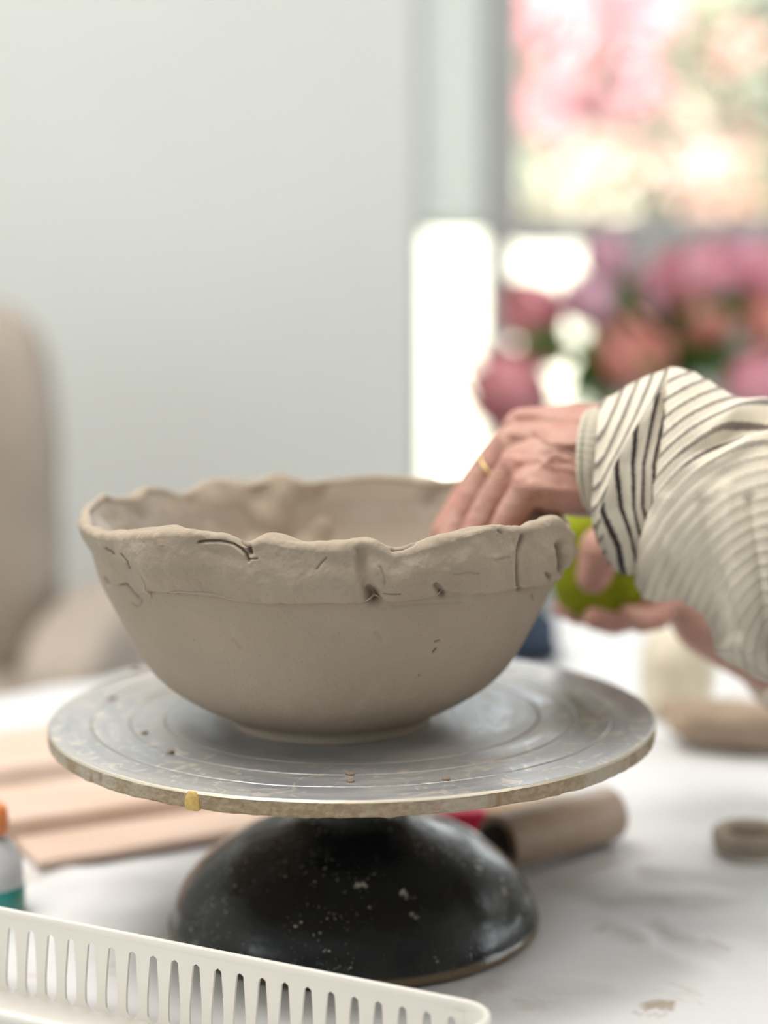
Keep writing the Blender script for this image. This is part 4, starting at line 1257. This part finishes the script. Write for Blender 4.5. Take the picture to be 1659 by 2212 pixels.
# ------------------------------------------------------------------ sideboard, vase and tulips
sb = thing('sideboard', 'low pale sideboard under the window carrying the vase', 'cabinet', (0.75, 1.72, 0))
box('carcass', (0.25, 1.50, 0.06), (1.30, 1.93, 0.70), M_frame, sb, 0.004)
box('worktop', (0.23, 1.48, 0.70), (1.32, 1.95, 0.725), M_frame, sb, 0.004)
for x in (0.27, 0.62, 0.97):
    box('door', (x, 1.482, 0.09), (x + 0.33, 1.50, 0.68), M_frame, sb, 0.003)
for x in (0.28, 1.23):
    for y in (1.53, 1.86): box('foot', (x, y, 0), (x + 0.04, y + 0.04, 0.06), M_chairleg, sb, 0.003)
VY = 1.66
vc = A(1440, 900, VY); vx = vc[0]
M_vase = mk('vase_glaze', (0.55, 0.56, 0.56), 0.2, 0.5, var=(0.5, 0.52, 0.52), vs=8)
vase = lathe('vase', [(0, 0.002), (0.05, 0.002), (0.058, 0.02), (0.066, 0.07), (0.06, 0.13), (0.048, 0.17), (0.05, 0.185), (0.047, 0.186), (0.043, 0.17), (0.055, 0.12), (0.060, 0.07), (0.05, 0.012), (0, 0.010)], (vx, VY, 0.725), M_vase, None, 64)
tag(vase, 'pale glazed vase on the sideboard holding the tulips', 'vase')

def tulip_mat(nm, a, b):
    m = Mat(nm, a, 0.5, 0.3, Subsurface_Weight=0.1, Subsurface_Scale=0.01)
    m.mix(m.ramp(m.noise(22, 3), 0.35, 0.65), b)
    return m.done()
TM = {'pink': tulip_mat('petal_pink', (0.60, 0.22, 0.28), (0.70, 0.36, 0.44)), 'rose': tulip_mat('petal_rose', (0.50, 0.15, 0.18), (0.62, 0.26, 0.29)),
      'mauve': tulip_mat('petal_mauve', (0.50, 0.24, 0.32), (0.63, 0.39, 0.49)), 'salmon': tulip_mat('petal_salmon', (0.56, 0.18, 0.14), (0.66, 0.31, 0.27))}
M_stem = mk('tulip_stem', (0.16, 0.28, 0.07), 0.5, 0.3, var=(0.12, 0.22, 0.05), vs=30)
M_leaf = mk('tulip_leaf', (0.045, 0.13, 0.018), 0.45, 0.35, var=(0.08, 0.19, 0.03), vs=16)


def petal_mesh(Hh, Rr_, curl):
    nu_, nv_ = 9, 7
    P = np.zeros((nu_, nv_, 3))
    for i in range(nu_):
        t = i / (nu_ - 1)
        r = Rr_ * (0.18 + 1.0 * math.sin(pi * min(t * 0.93 + 0.02, 1)) ** 0.8 * (1 - 0.15 * t)) + curl * t ** 3
        wdt = 0.72 * math.sin(pi * (0.06 + 0.93 * t) ** 0.85) ** 0.7
        for j in range(nv_):
            a = (j / (nv_ - 1) - 0.5) * 2 * wdt
            P[i, j] = (r * math.cos(a), r * math.sin(a), Hh * t - 0.06 * Hh * abs(a) * t)
    return P


def tulip(px, py, Y, kind, size, tilt, lean, label, leaf=None):
    c = at(px, py, Y)
    t = thing('tulip', label, 'flower', (c[0], c[1], c[2]), 'tulips in the vase')
    size *= 1.15
    axs = Vector((math.sin(lean) * math.cos(tilt), -0.35, math.cos(lean))).normalized()
    Rq = Vector((0, 0, 1)).rotation_difference(axs).to_matrix()
    for k in range(6):
        Pm = petal_mesh(0.062 * size, 0.0225 * size * (1.06 if k % 2 else 0.95), 0.004 * (k % 2))
        a = k * pi / 3 + px * 0.37
        ca, sa_ = math.cos(a), math.sin(a)
        Q = np.stack([Pm[..., 0] * ca - Pm[..., 1] * sa_, Pm[..., 0] * sa_ + Pm[..., 1] * ca, Pm[..., 2] - 0.03 * size], -1)
        Q = Q @ np.array(Rq).T + c
        o = grid('petal', Q, TM[kind], t)
        md = o.modifiers.new('s', 'SOLIDIFY'); md.thickness = 0.0008
    b0 = c - np.array(axs) * 0.029 * size
    v0 = np.array([vx + (c[0] - vx) * 0.12, VY + (c[1] - VY) * 0.12, 0.725 + 0.18])
    v1 = np.array([vx, VY, 0.725 + 0.02])
    pts = []
    for s_ in np.linspace(0, 1, 14):
        p1_ = b0 - np.array(axs) * 0.07; p2_ = v0 + np.array([0, 0, 0.05])
        pts.append((1 - s_) ** 3 * b0 + 3 * (1 - s_) ** 2 * s_ * p1_ + 3 * (1 - s_) * s_ ** 2 * p2_ + s_ ** 3 * v0)
    tube('stem', pts + [v1], 0.0032, M_stem, t, 8)
    for leaf_ in ([] if leaf is None else leaf if isinstance(leaf, list) else [leaf]):
        lx, ly, ln_, la, wd = leaf_
        e = at(lx, ly, Y - 0.075)
        b_ = v0 + np.array([(e[0] - vx) * .3, 0, 0.02])
        n_ = 16; P = np.zeros((n_, 5, 3))
        for i in range(n_):
            s_ = i / (n_ - 1)
            m_ = b_ * (1 - s_) ** 2 + 2 * s_ * (1 - s_) * (b_ * .45 + e * .55 + np.array([0, -0.01, 0.04])) + e * s_ ** 2
            ww = wd * math.sin(pi * (0.08 + 0.9 * s_)) ** 0.7
            for j in range(5):
                u_ = (j - 2) / 2
                P[i, j] = m_ + np.array([math.cos(la), 0, -math.sin(la)]) * ww * u_ + np.array([0, -0.25 * ww * (1 - u_ * u_), 0])
        o = grid('leaf', P, M_leaf, t); o.modifiers.new('s', 'SOLIDIFY').thickness = 0.001
    return t


TU = [(1150, 672, 1.62, 'rose', 1.45, 0.4, -0.9, 'rose tulip leaning left at the upper left of the bunch', [(1120, 750, 0, 0.9, .022), (1218, 770, 0, 0.9, .012)]),
      (1098, 842, 1.58, 'rose', 1.85, 0.2, -1.1, 'rose tulip drooping left just above the knuckles, lowest at left', [(1228, 862, 0, 1.1, .026), (1290, 905, 0, 1.3, .026), (1262, 770, 0, 0.9, .022)]),
      (1120, 905, 1.66, 'mauve', 1.05, 0.2, -1.9, 'dusky mauve tulip hanging down right behind the knuckles', None),
      (1312, 560, 1.70, 'mauve', 1.15, 0, -0.2, 'mauve tulip standing highest at the left beside the bright gap', [(1345, 600, 0, 0.1, .018), (1300, 700, 0, 0.2, .018)]),
      (1272, 650, 1.60, 'mauve', 1.15, 0, -0.5, 'lilac mauve tulip just under the bright gap', [(1310, 800, 0, 0.5, .030), (1330, 700, 0, 0.3, .022)]),
      (1175, 745, 1.70, 'salmon', 1.1, 0, -0.8, 'faded salmon tulip between the two rose ones at left', [(1170, 765, 0, 0.9, .010)]),
      (1372, 765, 1.52, 'salmon', 1.60, 0.5, -0.6, 'large salmon tulip in front at the centre of the bunch', [(1430, 700, 0, 0.4, .026), (1400, 800, 0, -0.4, .03)]),
      (1400, 655, 1.68, 'mauve', 1.25, 0, -0.1, 'pale mauve tulip above the large salmon one', (1340, 730, 0, -0.5, .020)),
      (1465, 600, 1.66, 'pink', 1.25, 0, -0.1, 'pink tulip at the upper centre, left one of the touching pair', None),
      (1532, 590, 1.60, 'pink', 1.40, 0, 0.1, 'large bright pink tulip at the upper centre, right one of the touching pair', [(1600, 630, 0, 0.0, .034), (1480, 660, 0, 0.0, .024)]),
      (1455, 735, 1.66, 'salmon', 1.15, 0, 0.0, 'dull salmon tulip right of the large front one', [(1450, 780, 0, 0.3, .03)]),
      (1590, 560, 1.74, 'mauve', 1.1, 0, 0.1, 'mauve tulip peeping out behind the bright pink pair', [(1560, 640, 0, 0.1, .03)]),
      (1518, 690, 1.60, 'salmon', 1.35, 0.3, -0.2, 'salmon red tulip below the bright pink pair', (1560, 800, 0, 0.3, .030)),
      (1655, 590, 1.62, 'pink', 1.35, 0, 0.2, 'pink tulip cut by the right border of the picture, topmost there', (1480, 790, 0, -0.8, .026)),
      (1668, 700, 1.60, 'salmon', 1.30, 0, 0.4, 'salmon tulip at the right border of the picture under the pink one', (1620, 760, 0, 0.1, .026)),
      (1640, 835, 1.52, 'pink', 1.45, 0, 0.6, 'pink tulip low at the right just above the sleeve', (1560, 850, 0, 0.9, .026)),
      (1420, 860, 1.66, 'rose', 1.3, 0, 0.1, 'rose tulip deep in the bunch directly behind the sleeve top', (1380, 880, 0, -0.4, .030)),
      (1720, 640, 1.66, 'rose', 1.3, 0, 0.5, 'rose tulip farthest right in the bunch', (1700, 780, 0, 0.2, .026)),
      (1760, 780, 1.60, 'mauve', 1.3, 0, 0.9, 'mauve tulip leaning far right over the sideboard', None)]
for a in TU: tulip(*a)

# ------------------------------------------------------------------ armchair far left
AY = 1.25
ac = A(-118, 1250, AY)
arm = thing('armchair', 'beige upholstered armchair standing by the wall beyond the table at left', 'chair', (ac[0], AY, 0))
ax0 = ac[0]
def cushion(name, c, r, parent, seed):
    o = blob(name, c, r, M_chair, seed, 0.03, 0.42, 0, flat=False)
    o.parent = parent; o.matrix_parent_inverse = parent_inv(parent); return o
cushion('backrest', (ax0 - 0.10, AY + 0.12, 0.80), (0.215, 0.09, 0.24), arm, 3)
cushion('seat', (ax0 - 0.06, AY - 0.10, 0.50), (0.27, 0.27, 0.09), arm, 5)
o = box('base_rail', (ax0 - 0.34, AY - 0.36, 0.24), (ax0 + 0.235, AY + 0.16, 0.42), M_chairleg, arm, 0.01)  # plain dark grey block filling the space below the seat
cushion('armrest', (ax0 + 0.18, AY - 0.08, 0.60), (0.05, 0.24, 0.10), arm, 6)
cushion('armrest', (ax0 - 0.33, AY - 0.08, 0.60), (0.05, 0.24, 0.10), arm, 7)
for dx in (-0.28, 0.15):
    for dy in (-0.28, 0.10): tube('leg', [(ax0 + dx, AY + dy, 0.0), (ax0 + dx, AY + dy, 0.43)], 0.016, M_chairleg, arm, 12)
